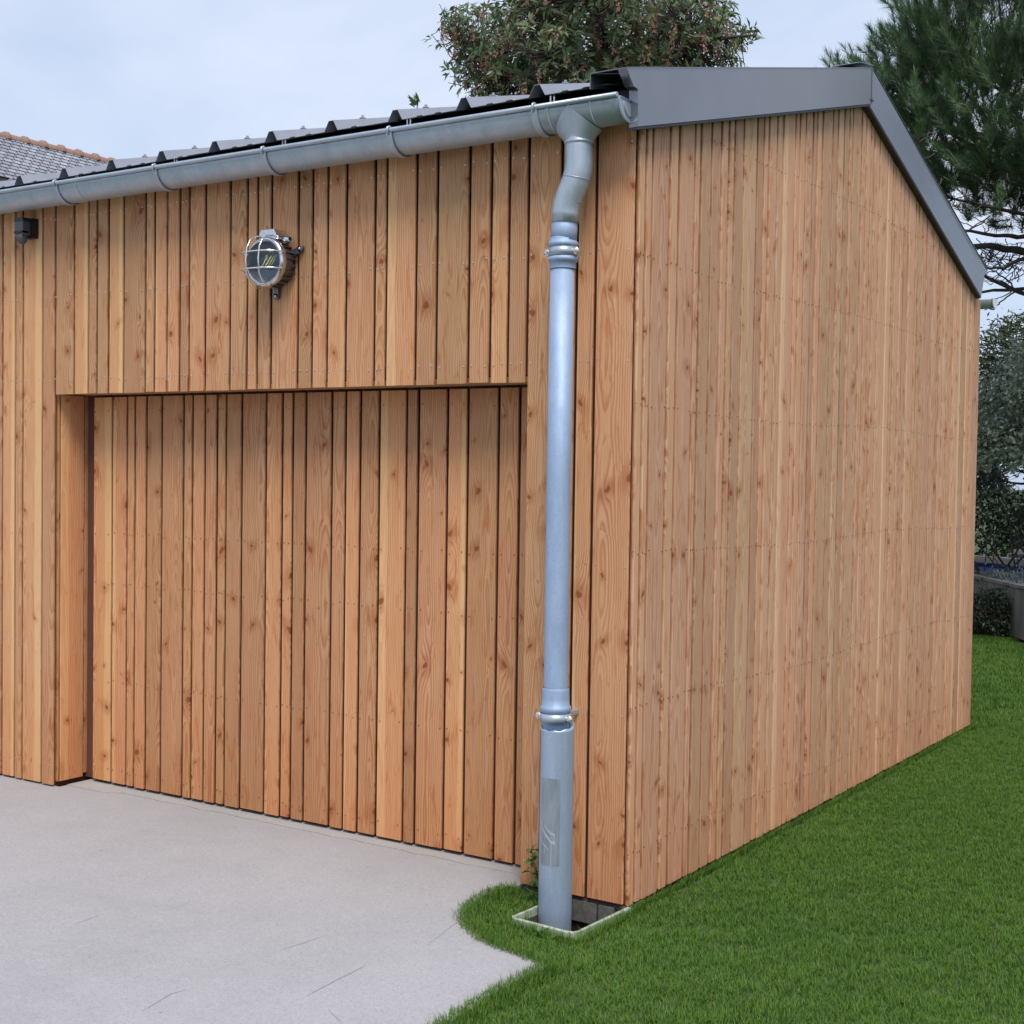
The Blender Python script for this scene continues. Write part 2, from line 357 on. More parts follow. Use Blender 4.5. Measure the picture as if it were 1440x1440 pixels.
def empty(name, loc, rotz=0):
    o = bpy.data.objects.new(name, None); COL.objects.link(o); o.location = loc; o.rotation_euler = (0, 0, rotz); o.empty_display_size = .2; return o
def sub(o, parent):
    o.parent = parent; return o
def npmesh(name, V, F, mat, parent=None, tint=None):       # V (n,3), F (k,3) triangles, tint (n,2)
    me = bpy.data.meshes.new(name); nv, nf = len(V), len(F); k = F.shape[1]
    me.vertices.add(nv); me.vertices.foreach_set('co', np.asarray(V, np.float32).ravel())
    me.loops.add(nf*k); me.loops.foreach_set('vertex_index', F.astype(np.int32).ravel())
    me.polygons.add(nf); me.polygons.foreach_set('loop_start', np.arange(0, nf*k, k, dtype=np.int32)); me.polygons.foreach_set('loop_total', np.full(nf, k, np.int32))
    me.update(calc_edges=True)
    if tint is not None:
        a = me.color_attributes.new('tint', 'FLOAT_COLOR', 'POINT'); c = np.ones((nv, 4), np.float32); c[:, :2] = tint; a.data.foreach_set('color', c.ravel())
    me.materials.append(mat); o = bpy.data.objects.new(name, me); COL.objects.link(o)
    if parent: o.parent = parent
    return o

# ------------------------------------------------------------------ dimensions of the garage
ZO, ZEV = 1.954, 2.93            # opening height, top of the front boards
XL, XR, DY = -3.260, -.467, .186 # opening edges, recess depth
LEN = 4.68; YR = 2.365           # gable wall length, ridge position
GL = -7.2                        # left end of the garage (out of frame)
TH = .021

def plank(a, b, z0, z1, mat, parent, plane='front', off=0., slope=None, name='plank', gap=.0145, jitter=.0012):
    """one upright board between gap centres a and b; local frame x width, y depth, z height"""
    wd = abs(b-a)-gap; c = (a+b)/2; h = wd/2; ch = .0022
    q_ = .010; poly = [(-h+ch, 0), (h-ch, 0), (h, ch), (h, q_), (h-q_, q_), (h-q_, TH), (-h+q_, TH), (-h+q_, q_), (-h, q_), (-h, ch)]
    d = random.uniform(-jitter, jitter); za = z0+random.uniform(-.002, .002)
    mb = MB(); n = len(poly)
    if slope is None: tops = [z1]*n
    else: tops = [slope(c+q[0])-z1 for q in poly]
    vs = [(q[0], q[1], 0) for q in poly]+[(q[0], q[1], t-za) for q, t in zip(poly, tops)]
    mb.add(vs, [tuple(range(n))[::-1], tuple(range(n, 2*n))]+[(i, (i+1) % n, n+(i+1) % n, n+i) for i in range(n)])
    if plane == 'front': o = mb.build(name, mat, parent, (c, off+d, za))
    elif plane == 'side': o = mb.build(name, mat, parent, (off+d, c, za), PI/2)     # outer face towards +X
    elif plane == 'revealL': o = mb.build(name, mat, parent, (off+d, c, za), PI/2)
    elif plane == 'revealR': o = mb.build(name, mat, parent, (off+d, c, za), -PI/2)
    return o

garage = tag(empty('garage', (0, 0, 0)), 'timber clad garage with larch boards, dark metal roof and recessed garage door', 'garage')

# front wall
fw = MB(); B = TH+.004
fw.box((GL, B, -.16), (XL-.026, .16, ZEV+.06)); fw.box((XR+.026, B, -.16), (-.026, .16, ZEV+.06)); fw.box((XL, B, ZO+.03), (XR, .16, ZEV+.06))
front = fw.build('front_wall', MEMB, garage)
F = [-3.67, -3.568, -3.507, -3.355, -3.272, -3.117, -3.012, -2.95, -2.868, -2.763, -2.611, -2.549, -2.466, -2.382, -2.32, -2.216, -2.061, -1.956, -1.894, -1.811, -1.655, -1.573, -1.487, -1.384, -1.23, -1.168, -1.013, -.908, -.75, -.646, -.561, -.472, -.322, -.252, -.171, -.004]
x = -3.67; lst = [x]
while x > -4.9: x -= random.choice([.062, .085, .105, .15]); lst.append(x)
F = lst[::-1][:-1]+F
for a, b in zip(F, F[1:]):
    lo = 0.0
    if a > -3.3 and b < -.46: lo = ZO
    if abs(b+3.272) < .001: b = XL+.002
    if abs(a+3.272) < .001: a = XL+.002
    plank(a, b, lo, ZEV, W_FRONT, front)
# cover the far off-frame left with wide boards
x = F[0]
while x > GL+.2: plank(x-.15, x, 0, ZEV, W_FRONT, front); x -= .15

# nails as one joined part per wall
def nails(name, mat, parent, pts, plane, r=.0035):
    mb = MB()
    for (a, z) in pts:
        k = 6; q = [(a+r*math.cos(2*PI*i/k), z+r*math.sin(2*PI*i/k)) for i in range(k)]
        if plane[0] == 'y': mb.prism(q, 1, plane[1]-.0022, plane[1]+.001)
        else: mb.prism(q, 0, plane[1]-.001, plane[1]+.0022)
    return tag(mb.build(name, mat, parent), kind='stuff')
pts = []
for z0 in (.10, .705, 1.26, 2.026, 2.437, 2.822):
    for a, b in zip(F, F[1:]):
        if z0 < 2 and a > -3.3 and b < -.46: continue
        if a < -4.5: continue
        for s in ((a+.02), (b-.02)):
            if b-a < .075 and s > (a+b)/2: s = b-.018
            pts.append((s+random.uniform(-.003, .003), z0+random.uniform(-.007, .007)))
nails('nails', STEEL, front, pts, ('y', 0))

# soffit board of the opening and reveals
MB().box((XL+.004, TH+.006, ZO+.004), (XR-.004, DY+.02, ZO+.024)).build('lintel_board', W_FRONT, front)
for a, b in ((.024, .042), (.042, .190), (.190, .228)):
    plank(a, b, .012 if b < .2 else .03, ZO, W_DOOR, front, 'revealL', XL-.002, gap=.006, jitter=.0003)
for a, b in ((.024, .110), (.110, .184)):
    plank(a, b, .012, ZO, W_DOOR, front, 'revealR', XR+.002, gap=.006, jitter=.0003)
tag(MB().box((XL-.17, .165, -.1), (XL-.026, .30, ZO+.1)).build('reveal_lining', MEMB, front))

# garage door
D = [-3.196, -3.054, -2.944, -2.886, -2.804, -2.696, -2.547, -2.486, -2.403, -2.323, -2.264, -2.162, -2.009, -1.909, -1.845, -1.766, -1.613, -1.533, -1.45, -1.345, -1.196, -1.132, -.98, -.876, -.722, -.619, -.50]
door = MB().box((XL-.04, DY+TH+.004, .006), (XR+.06, DY+.07, ZO+.08)).build('garage_door', MEMB, garage)
door['label'] = 'recessed garage door clad in upright larch boards of mixed widths'
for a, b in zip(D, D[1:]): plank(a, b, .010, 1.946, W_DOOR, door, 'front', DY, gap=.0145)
pts = []
for z0 in (.07, .52, 1.01, 1.265, 1.88):
    for a, b in zip(D, D[1:]):
        for s in (a+.02, b-.02): pts.append((s+random.uniform(-.004, .004), z0+random.uniform(-.008, .008)))
nails('nails', NAILD, door, pts, ('y', DY), .0026)

# gable wall
SA = (3.483-2.85)/(YR+.093); SB = (3.483-2.755)/(4.544-YR)
def gtop(y): return (3.483-SA*(YR-y) if y < YR else 3.483-SB*(y-YR))
sw = MB(); g = B
sw.prism([(.162, -.16), (LEN-.02, -.16), (LEN-.02, gtop(LEN)+.0), (YR, 3.50), (.162, gtop(0)+.02)], 0, -.16, -g)
side = sw.build('gable_wall', MEMB, garage)
S = [.0, .073, .125, .267, .343, .48, .534, .629, .722, .792, .849, .94, 1.08, 1.154, 1.208, 1.298, 1.368, 1.506, 1.559, 1.631, 1.721, 1.775, 1.843, 1.976, 2.048, 2.132, 2.204, 2.255, 2.382, 2.45, 2.521, 2.576, 2.665, 2.799, 2.887, 2.932, 3.021, 3.087, 3.172, 3.298, 3.346, 3.42, 3.503, 3.633, 3.746, 3.795, 3.867, 3.95, 4.067, 4.114, 4.259, 4.362, 4.449, 4.536, 4.68]
S[0] = -.002
for a, b in zip(S, S[1:]):
    a2 = TH-.0045 if a < .01 else a
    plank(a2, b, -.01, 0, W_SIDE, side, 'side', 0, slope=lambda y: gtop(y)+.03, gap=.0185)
pts = []
for z0 in (.18, .725, 1.30, 1.853, 2.41, 2.965):
    for a, b in zip(S, S[1:]):
        for s in (a+.018, b-.018):
            if z0 < gtop(s)-.05: pts.append((s, z0+random.uniform(-.006, .006)+.012*math.sin(s*2.2+z0)))
nails('nails', NAILD, side, pts, ('x', 0), .0026)
# other walls of the building (out of frame)
MB().box((GL, LEN-.16, -.16), (-.17, LEN, 2.78)).build('back_wall', W_SIDE, garage)
MB().prism([(.17, -.16), (LEN-.17, -.16), (LEN-.17, 2.72), (YR, 3.46), (.17, 2.86)], 0, GL, GL+.1).build('left_wall', W_SIDE, garage)
# foundation blocks seen under the boards
fb = MB().box((-.62, .022, -.30), (-.002, .15, -.0185)).build('foundation', BLOCK, garage)
for a, b in ((-.33, -.125), (-.115, -.050)): MB().box((a, .004, -.10), (b, .021, -.022)).build('foundation_block', BLOCK, fb)

# ------------------------------------------------------------------ roof
RS = .25; RB = (3.63-2.90)/(4.74-YR)
ze = lambda y: 3.016+RS*(y+.105)
ROLLY = -.0092
ribs_x = [-.346-.3365*i for i in range(-0, 21)]
def rib_profile(x0, x1):
    pts = [(x0, 0)]
    for c in sorted(r for r in ribs_x if x0+.06 < r < x1-.05):
        pts += [(c-.036, 0), (c-.012, .042), (c+.012, .042), (c+.036, 0), (c+.105, 0), (c+.112, .004), (c+.134, .004), (c+.141, 0), (c+.195, 0), (c+.202, .004), (c+.224, .004), (c+.231, 0)]
    pts = [p for p in pts if p[0] < x1-.0]; pts.append((x1, 0)); return pts
def roof_sheet(x0, x1, ya, za, yb, zb, parent):
    pr = rib_profile(x0, x1); mb = MB(); t = .0018
    rs = []
    for y, z in ((ya, za), (yb, zb)):
        up = [(p[0], y, z+p[1]) for p in pr]; dn = [(p[0], y, z+p[1]-t) for p in pr][::-1]; rs.append(up+dn)
    o = mb.rings(rs, True, True, False).build('roof_sheet', ROOF, parent); o.rotation_euler = (0, ROLLY, 0); return o
roof = MB().box((GL-.1, -.02, 2.90), (-.01, .16, 2.985)).prism([(-.02, 2.95), (.14, 2.985), (YR, 3.56), (LEN-.02, 2.83), (LEN, 2.78), (YR, 3.49)], 0, GL-.05, -.03).build('roof', DARKF, garage)
xs = [GL-.1, -6.235, -5.2255, -4.216, -3.2065, -2.197, -1.1875, -.04]
cap_me = None
for i, (a, b) in enumerate(zip(xs, xs[1:])):
    dz = .002*(i % 2)
    rs_ = roof_sheet(a-(.004 if i else 0), b, -.105, ze(-.105)+dz, YR-.003, ze(YR)+dz, roof)
    # fixing caps on the ribs
    for c in ribs_x:
        if a < c < b and c > -4.2:
            for yy in (.10, .95):
                if cap_me is None:
                    o = MB().lathe([(.014, 0), (.014, .004), (.006, .006), (.006, .014), (.001, .0145)], (0, 0, 0), 2, 8, False).build('fixing_cap', ROOF, rs_); cap_me = o.data
                else: o = bpy.data.objects.new('fixing_cap', cap_me); COL.objects.link(o); o.parent = rs_
                o.location = (c, yy, ze(yy)+.042+dz)
roof_sheet(GL-.1, -.04, YR+.003, ze(YR), 4.74, ze(YR)-RB*(4.74-YR), roof)
MB().prism([(YR-.17, ze(YR)-.0), (YR, ze(YR)+.052), (YR+.17, ze(YR)-.01), (YR+.17, ze(YR)-.014), (YR, ze(YR)+.048), (YR-.17, ze(YR)-.004)], 0, GL-.1, -.05).build('ridge_cap', ANTH, roof)
# foam closure / eaves lath dark
MB().box((GL-.1, -.050, 2.925), (-.004, -.022, 3.000)).build('eaves_board', DARKF, roof)

# verge flashing : front slope piece, back slope piece
def verge(poly, top, x_in=-.10):
    mb = MB().prism(poly, 0, .014, .050)
    o = mb.build('verge_flashing', ANTH, garage)
    (ya, za), (yb, zb) = top
    t = .003
    MB().prism([(ya, za), (yb, zb), (yb, zb+t), (ya, za+t)], 0, x_in, .0535).build('top_leaf', ANTH, o)
    MB().prism([(ya, za-.055), (yb, zb-.055), (yb, zb-.0005), (ya, za-.0005)], 0, x_in, x_in+.003).build('inner_leaf', ANTH, o)
    return o
v1 = verge([(-.182, 3.036), (-.128, 2.985), (-.096, 2.982), (-.093, 2.850), (YR-.001, 3.483), (YR-.001, 3.660)], ((-.182, 3.0365), (YR-.001, 3.6605)))
v1['label'] = 'grey metal verge flashing on the left slope'
MB().prism([(-.093, 2.8395), (YR, 3.4725), (YR, 3.4815), (-.093, 2.8485)], 0, .004, .046).build('drip_lip', DARKF, v1)
v2 = verge([(YR+.001, 3.483), (4.545, 2.755), (4.56, 2.90), (4.63, 2.902), (4.62, 2.93), (YR+.001, 3.660)], ((YR+.001, 3.6605), (4.62, 2.9305)))
for v_ in v2.data.vertices:
    if v_.co.x > .04 and (abs(v_.co.z-3.483) < .002 or abs(v_.co.z-2.755) < .002): v_.co.x = .036  # face tilted inward below, shaped so the same steel mirrors darker trees
v2['label'] = 'grey metal verge flashing on the right slope, tilted to reflect dark trees'
MB().prism([(YR, 3.4725), (4.545, 2.7445), (4.545, 2.7535), (YR, 3.4815)], 0, .004, .034).build('drip_lip', DARKF, v2)
MB().prism([(YR-.004, 3.484), (YR+.006, 3.484), (YR+.006, 3.664), (YR-.004, 3.664)], 0, .0505, .0525).build('joint_strip', ANTH, v1)
MB().box((YR*0-.0, YR-.01, 3.498), (.058, YR+.02, 3.508)).build('joint_rivet', ANTH, v1)
MB().prism([(YR-.20, 3.640), (YR+.01, 3.6745), (YR+.01, 3.6765), (YR-.20, 3.642)], 0, -.08, .056).build('ridge_clip', ZINC, v1)

# ------------------------------------------------------------------ gutter (front)
GR, GY, GZ = .079, -.097, 2.946
def gz(x): return GZ-.0028*max(0, -x-.2)
GX1 = .012; GX0 = GL-.2
gut = tag(empty('gutter', (0, GY, GZ)), 'half round zinc gutter along the left eaves above the garage door', 'gutter')
def half_ring(x, r, z, n=20, t=.0012):
    a = [PI+PI*j/n for j in range(n+1)]
    o = [(x, r*math.cos(q), z+r*math.sin(q)) for q in a]; i = [(x, (r-t)*math.cos(q), z+(r-t)*math.sin(q)) for q in a][::-1]
    return o+i
mb = MB(); mb.rings([half_ring(x, GR, gz(x)-GZ) for x in np.linspace(GX0, GX1, 12)], True, True, True)
mb.build('channel', ZINC, gut)
MB().tube([(x, -GR-.004, gz(x)-GZ+.004) for x in np.linspace(GX0, GX1, 12)], .0095, 12).build('front_bead', ZINC, gut)
# lap joints
for xj in (-2.9, -5.6):
    MB().rings([half_ring(x, GR+.0015, gz(x)-GZ, t=.002) for x in (xj, xj+.012)], True, True, False).build('lap_seam', ZINC, gut)
# end cap, pressed boss
ec = MB()
n = 24; rim = [(GX1+.002, (GR+.002)*math.cos(PI+PI*j/n), (GR+.002)*math.sin(PI+PI*j/n)) for j in range(n+1)]
r2 = [(GX1+.009, (GR+.002)*math.cos(PI+PI*j/n), (GR+.002)*math.sin(PI+PI*j/n)) for j in range(n+1)]
r3 = [(GX1+.009, (GR-.005)*math.cos(PI+PI*j/n), -.002+(GR-.005)*math.sin(PI+PI*j/n)) for j in range(n+1)]
r4 = [(GX1+.005, (GR-.010)*math.cos(PI+PI*j/n), -.004+(GR-.010)*math.sin(PI+PI*j/n)) for j in range(n+1)]
r5 = [(GX1+.005, (GR-.030)*math.cos(PI+PI*j/n), -.012+(GR-.030)*math.sin(PI+PI*j/n)) for j in range(n+1)]
r6 = [(GX1+.009, (GR-.034)*math.cos(PI+PI*j/n), -.014+(GR-.034)*math.sin(PI+PI*j/n)) for j in range(n+1)]
ec.rings([rim, r2, r3, r4, r5, r6], True, True, False)
ec.build('end_cap', ZINC, gut)
# brackets with strap to the eaves
for xb in (-.336, -1.015, -1.690, -2.352, -3.031, -3.71, -4.38, -5.06):
    z = gz(xb)-GZ; R3 = GR+.0035
    b_ = MB(); rs = []
    for j in range(25):
        q = PI+PI*j/24; rs.append([(xb-.013, (R3)*math.cos(q), z+R3*math.sin(q)), (xb+.013, R3*math.cos(q), z+R3*math.sin(q)), (xb+.013, (R3+.005)*math.cos(q), z+(R3+.005)*math.sin(q)), (xb-.013, (R3+.005)*math.cos(q), z+(R3+.005)*math.sin(q))])
    b_.rings(rs, True, True, False)
    bo = b_.build('bracket', ZINC, gut)
    hook = MB().tube([(xb, -R3-.004, z-.012), (xb, -R3-.015, z-.002), (xb, -R3-.014, z+.012), (xb, -R3-.001, z+.0175), (xb, -R3+.012, z+.012)], .0048, 8)
    hook.build('bracket_hook', ZINC, bo)
    for dx in (-.009, .007):
        MB().box((xb+dx-.003, R3-.040, z+.0), (xb+dx+.003, R3-.034, z+.075)).build('strap', CREAM, bo)
# funnel outlet
XO = -.192; rs = []
n = 32
for i in range(9):
    t = i/8; e = t**.75; ring = []
    for j in range(n):
        a = 2*PI*j/n; ca, sa = math.cos(a), math.sin(a)
        x1, y1 = .088*ca, (GR+.0025)*sa; z1 = -math.sqrt(max(0, (GR+.0025)**2-y1*y1)*1.0)-.004
        x2, y2, z2 = .050*ca, .050*sa, -.142
        k = e*e*(3-2*e)
        ring.append((XO+x1*(1-k)+x2*k, y1*(1-k)+y2*k, z1*(1-t)+z2*t))
    rs.append(ring)
MB().rings(rs, True, False, True).build('outlet_funnel', ZINC, gut)
for sx in (-1, 1):
    MB().rings([half_ring(XO+sx*.090+d, GR+.003, 0, t=.003) for d in (-.003, .003)], True, True, False).build('outlet_seam', ZINC, gut)

# rear gutter
rg = tag(empty('gutter', (0, 4.80, 2.765)), 'short grey end of the far gutter showing beyond the right corner of the gable', 'gutter')
MB().rings([[(x, y, z) for (_, y, z) in half_ring(0, .06, 0)] for x in (GL, .05)], True, True, True).build('channel', ZINC, rg)
MB().rings([[(x, r*math.cos(PI+PI*j/16), r*math.sin(PI+PI*j/16)) for j in range(17)] for x, r in ((.051, .062), (.058, .062))], True, True, False).build('end_cap', CREAM, rg)
MB().tube([(GL, .064, .002), (.055, .064, .002)], .008, 8).build('front_bead', ZINC, rg)

# ------------------------------------------------------------------ downpipe
dp = tag(empty('downpipe', (-.25, -.105, -.1)), 'round zinc downpipe with swan neck bend beside the garage corner', 'downpipe')
def DP(x, y, z): return (x+.25, y+.105, z+.1)
YP = -.105
path = [DP(XO-.000, GY, 2.845), DP(XO, GY, 2.80), DP(XO+.002, GY, 2.75), DP(XO, GY-.002, 2.715), DP(XO-.008, GY-.004, 2.685), DP(XO-.020, GY-.006, 2.655), DP(XO-.033, YP, 2.625), DP(XO-.044, YP, 2.595), DP(XO-.049, YP, 2.565), DP(XO-.050, YP, 2.53)]
MB().tube(path, .0515, 32).build('swan_neck', ZINC, dp)
MB().lathe([(.050, 2.700), (.0545, 2.702), (.056, 2.706), (.0545, 2.711), (.0525, 2.712), (.0525, 2.722), (.050, 2.723)], DP(XO+.001, GY, .112), 2, 32).build('socket_bead', ZINC, dp)
for zz_, xx_, tl in ((2.69, XO-.006, .10), (2.615, XO-.036, .25)):
    o = MB().lathe([(.0515, -.002), (.0535, 0), (.0515, .002)], (0, 0, 0), 2, 32).build('elbow_seam', ZINC, dp); o.location = DP(xx_, YP+.004, zz_); o.rotation_euler = (0, .30 if tl > .1 else .2, 0)
XP0, XP1 = XO-.051, -.247+.0
XP0 = -.2545; XB = -.250
MB().tube([DP(XP0+.011, YP, 2.555), DP(XP0+.010, YP, 2.50), DP(XP0+.008, YP, 2.455)], .0485, 32).build('upper_pipe', ZINCP, dp)
prof = [(.049, 2.475), (.0505, 2.470), (.0505, 2.462), (.0555, 2.458), (.0575, 2.450), (.0555, 2.442), (.050, 2.440), (.050, 2.405), (.0555, 2.402), (.0575, 2.394), (.0545, 2.386), (.0495, 2.384), (.0495, 2.36)]
MB().lathe(prof, DP(XP0+.006, YP, 0), 2, 40).build('pipe_collar', ZINCP, dp)
def clamp(z, x, r, yc=YP):
    c = MB().lathe([(r, z-.016), (r+.003, z-.016), (r+.003, z+.016), (r, z+.016)], DP(x, yc, 0), 2, 40).build('clamp', ZINC, dp)
    for s in (-1, 1):
        k = MB().lathe([(.001, -.005), (.013, -.005), (.0145, 0), (.013, .005), (.001, .005)], (0, 0, 0), 1, 16)
        e = k.build('clamp_ear', CREAM, c); e.location = DP(x+s*(r+.011), yc-.012, z)
        sc = MB().lathe([(.0055, -.010), (.0065, -.008), (.0065, -.005)], (0, 0, 0), 1, 6, False, True); q = sc.build('clamp_screw', STEEL, c); q.location = DP(x+s*(r+.011), yc-.012, z)
    MB().box(DP(x-.008, yc+r, z-.008), DP(x+.008, 0, z+.008)).build('clamp_stem', ZINC, c)
clamp(2.4225, XP0+.006, .0505)
MB().tube([DP(XP0+.005, YP, 2.41), DP(XB+.013, YP-.026, 1.6), DP(XB+.031, YP-.052, .70), DP(XB+.034, YP-.055, .40)], .0450, 40).build('lower_pipe', ZINCP, dp)
prof = [(.048, .812), (.0495, .809), (.0495, .80), (.0505, .79), (.0515, .775), (.0515, .748), (.0560, .744), (.0580, .735), (.0560, .726), (.0515, .722), (.051, .715), (.0545, .712), (.0545, .690), (.051, .688), (.0505, .62)]
MB().lathe(prof, DP(XB+.031, YP-.052, 0), 2, 40).build('pipe_collar', ZINCP, dp)
clamp(.702, XB+.031, .0548, YP-.052)
# protective guard pipe
RG = .0620; gx = -.2005; GYP = YP-.066
g = MB(); n = 48; rs = []
prof = [(RG, -.10), (RG, .66), (RG, .664)]
rs = []
for k, (r, z) in enumerate(prof):
    ring = []
    for j in range(n):
        a = 2*PI*j/n; zz2 = z+(0.012*(1+math.sin(a)) + .002*math.sin(9*a) if k == 2 else 0)
        ring.append(DP(gx+r*math.cos(a), GYP+r*math.sin(a), zz2))
    rs.append(ring)
inner = [tuple(Vector(q)) for q in rs[-1]]
cxy = DP(gx, GYP, 0)
inner = [((q[0]-cxy[0])*.955+cxy[0], (q[1]-cxy[1])*.955+cxy[1], q[2]) for q in inner]
inner2 = [(q[0], q[1], DP(0, 0, .50)[2]) for q in inner]
g.rings(rs+[inner, inner2], True, False, True)
go = g.build('guard_pipe', GALV, dp); go['label'] = 'wider grey guard sleeve around the foot of the downpipe'
MB().box(DP(gx-.0520, GYP-.0365, -.1), DP(gx-.0480, GYP-.0335, .655)).build('guard_seam', DARKF, go)
# worn patch with pale scratches where a label was
def patch(name, mat, a0, a1, z0, z1, r, pts=None):
    mb = MB(); rs = []
    zs = np.linspace(z0, z1, 7)
    for z in zs:
        ring = []
        for j in range(9):
            a = a0+(a1-a0)*j/8; ring.append(DP(gx+r*math.cos(a), GYP+r*math.sin(a), z))
        rs.append(ring)
    mb.rings(rs, False, False, True); return mb.build(name, mat, go)
A0 = math.radians(-118); A1 = math.radians(-46)
patch('worn_patch', GALVW, A0, A1, .17, .49, RG+.0010)
def scratch(seq, wd, mat=CREAM):
    mb = MB(); 
    for (a, z), (a2, z2) in zip(seq, seq[1:]):
        q = []
        for (aa, zz3, s) in ((a, z, -1), (a2, z2, -1), (a2, z2, 1), (a, z, 1)):
            al = math.radians(aa); q.append(DP(gx+(RG+.0018)*math.cos(al), GYP+(RG+.0018)*math.sin(al), zz3+s*wd*.5))
        mb.add(q, [(0, 1, 2, 3)])
    return mb.build('scratch', mat, go)
SCR = mat_simple('pale_scratch', (.44, .49, .52), .5, .3)
scratch([(-118, .330), (-108, .300), (-96, .282), (-86, .272), (-76, .258), (-60, .252)], .011, SCR)
scratch([(-100, .318), (-88, .300), (-74, .288), (-62, .284)], .008, SCR)
scratch([(-116, .268), (-104, .246), (-92, .238), (-84, .226)], .006, SCR)
scratch([(-75, .256), (-74, .215), (-75, .17), (-77, .13)], .004, SCR)
mbs = MB()
for (a, z1_, z0_) in ((-74.5, .256, .10), (-112, .33, .24), (-64, .285, .25), (-98, .24, .215)):
    al = math.radians(a); r_ = RG+.0016; d = .0016
    mbs.add([DP(gx+r_*math.cos(al-d*12), GYP+r_*math.sin(al-d*12), z0_), DP(gx+r_*math.cos(al+d*12), GYP+r_*math.sin(al+d*12), z0_), DP(gx+r_*math.cos(al+d*14), GYP+r_*math.sin(al+d*14), z1_), DP(gx+r_*math.cos(al-d*14), GYP+r_*math.sin(al-d*14), z1_)], [(0, 1, 2, 3)])
mbs.build('scratch', SCR, go)

# ------------------------------------------------------------------ bulkhead lamp
LX, LZ = -1.753, 2.492
lamp = tag(empty('bulkhead_lamp', (LX, 0, LZ)), 'round metal bulkhead lamp with wire guard on the boards above the garage door', 'wall lamp')
MB().lathe([(.001, -.003), (.085, -.003), (.095, -.012), (.096, -.075), (.088, -.078)], (0, 0, 0), 1, 40).build('body', ALUD, lamp)
for k in range(22):
    a = 2*PI*k/22; o = MB().box((-.004, -.072, .090), (.004, -.014, .103)).build('cooling_fin', ALUD, lamp); o.rotation_euler = (0, a, 0)
MB().lathe([(.088, -.078), (.104, -.074), (.108, -.082), (.108, -.100), (.102, -.108), (.092, -.110), (.088, -.104)], (0, 0, 0), 1, 48).build('bezel_ring', ALU, lamp)
MB().lathe([(.090, -.100), (.086, -.118), (.072, -.138), (.050, -.152), (.025, -.159), (.001, -.161)], (0, 0, 0), 1, 40).build('glass_dome', GLASS, lamp)
MB().lathe([(.001, -.020), (.060, -.022), (.084, -.070), (.087, -.078)], (0, 0, 0), 1, 40).build('reflector', REFL, lamp)
bulb = MB().lathe([(.012, -.028), (.013, -.05), (.026, -.075), (.030, -.092), (.026, -.112), (.014, -.124), (.001, -.127)], (.015, 0, -.005), 1, 24).build('bulb', GLASS, lamp)
for k in range(5):
    x_ = .012+(-.022+.011*k); MB().tube([(x_*.9, -.070, .024), (x_+.002*(k-2), -.102, -.016)], .0018, 6).build('filament', FILA, bulb)
def wire(pts, r=.0034): return MB().tube(pts, r, 8).build('guard_wire', CREAM, lamp)
for s in (-1, 1):
    zc_ = s*.036
    wire([(-.118, -.092, zc_), (-.108, -.118, zc_), (-.090, -.150, zc_), (-.055, -.172, zc_), (0, -.178, zc_), (.055, -.172, zc_), (.090, -.150, zc_), (.108, -.118, zc_), (.112, -.092, zc_)])
    wire([(zc_, -.176, s*0-.100+.0), (zc_, -.178, -.036), (zc_, -.178, .036), (zc_, -.176, .075), (zc_, -.150, .096), (zc_, -.110, .108)] if False else
         [(zc_, -.092, .112), (zc_, -.120, .108), (zc_, -.152, .090), (zc_, -.172, .055), (zc_, -.1785, 0), (zc_, -.172, -.055), (zc_, -.152, -.090), (zc_, -.120, -.108), (zc_, -.092, -.112)])
    MB().lathe([(.004, -.003), (.009, -.003), (.010, 0), (.009, .003), (.004, .003)], (-.119, -.092, zc_), 1, 12).build('guard_eye', ALU, lamp)
for aa, nm in ((25, 0), (265, 0), (155, 0)):
    a = math.radians(aa); cx_, cz_ = math.cos(a), math.sin(a)
    o = MB().box((.085, -.020, -.014), (.140, -.006, .014)).lathe([(.014, -.020), (.014, -.006)], (.140, 0, 0), 1, 16, True, True).build('mounting_lug', ALUD, lamp); o.rotation_euler = (0, -a, 0)
    q = MB().lathe([(.001, -.026), (.006, -.025), (.007, -.020)], (.138, 0, 0), 1, 6).build('lug_screw', ALU, o)
jb = MB(); jb.prism([(-.048, .098), (.048, .098), (.048, .122), (.036, .140), (-.036, .140), (-.048, .122)], 1, -.085, -.012)
jb.box((-.058, -.092, .110), (.058, -.010, .115)); jb.build('junction_box', ALU, lamp)
MB().lathe([(.014, .058), (.017, .062), (.017, .082), (.012, .088), (.012, .095)], (0, -.045, .095), 0, 16).build('cable_gland', ALU, lamp)

# ------------------------------------------------------------------ motion sensor
pir = tag(empty('motion_sensor', (-3.425, 0, 2.775)), 'small black and grey motion sensor under the gutter at the far left', 'motion sensor')
pir.scale = (.80, .80, .92)
MB().box((-.038, -.045, -.045), (.050, -.001, .060)).build('wall_plate', BLACK, pir)
p = MB(); p.prism([(-.046, -.035), (.020, -.035), (.026, -.028), (.026, .048), (.020, .056), (-.046, .056), (-.052, .048), (-.052, -.028)], 1, -.100, -.046); p.build('housing', GREYP, pir)
MB().box((-.054, -.103, .040), (.028, -.046, .060)).build('top_cover', BLACK, pir)
MB().lathe([(.001, -.062), (.018, -.058), (.030, -.045), (.034, -.030), (.034, -.014), (.030, -.012)], (-.014, -.075, -.020), 2, 24).build('lens', GREYP, pir)
MB().box((-.050, -.108, -.022), (.026, -.060, -.012)).build('pivot', BLACK, pir)

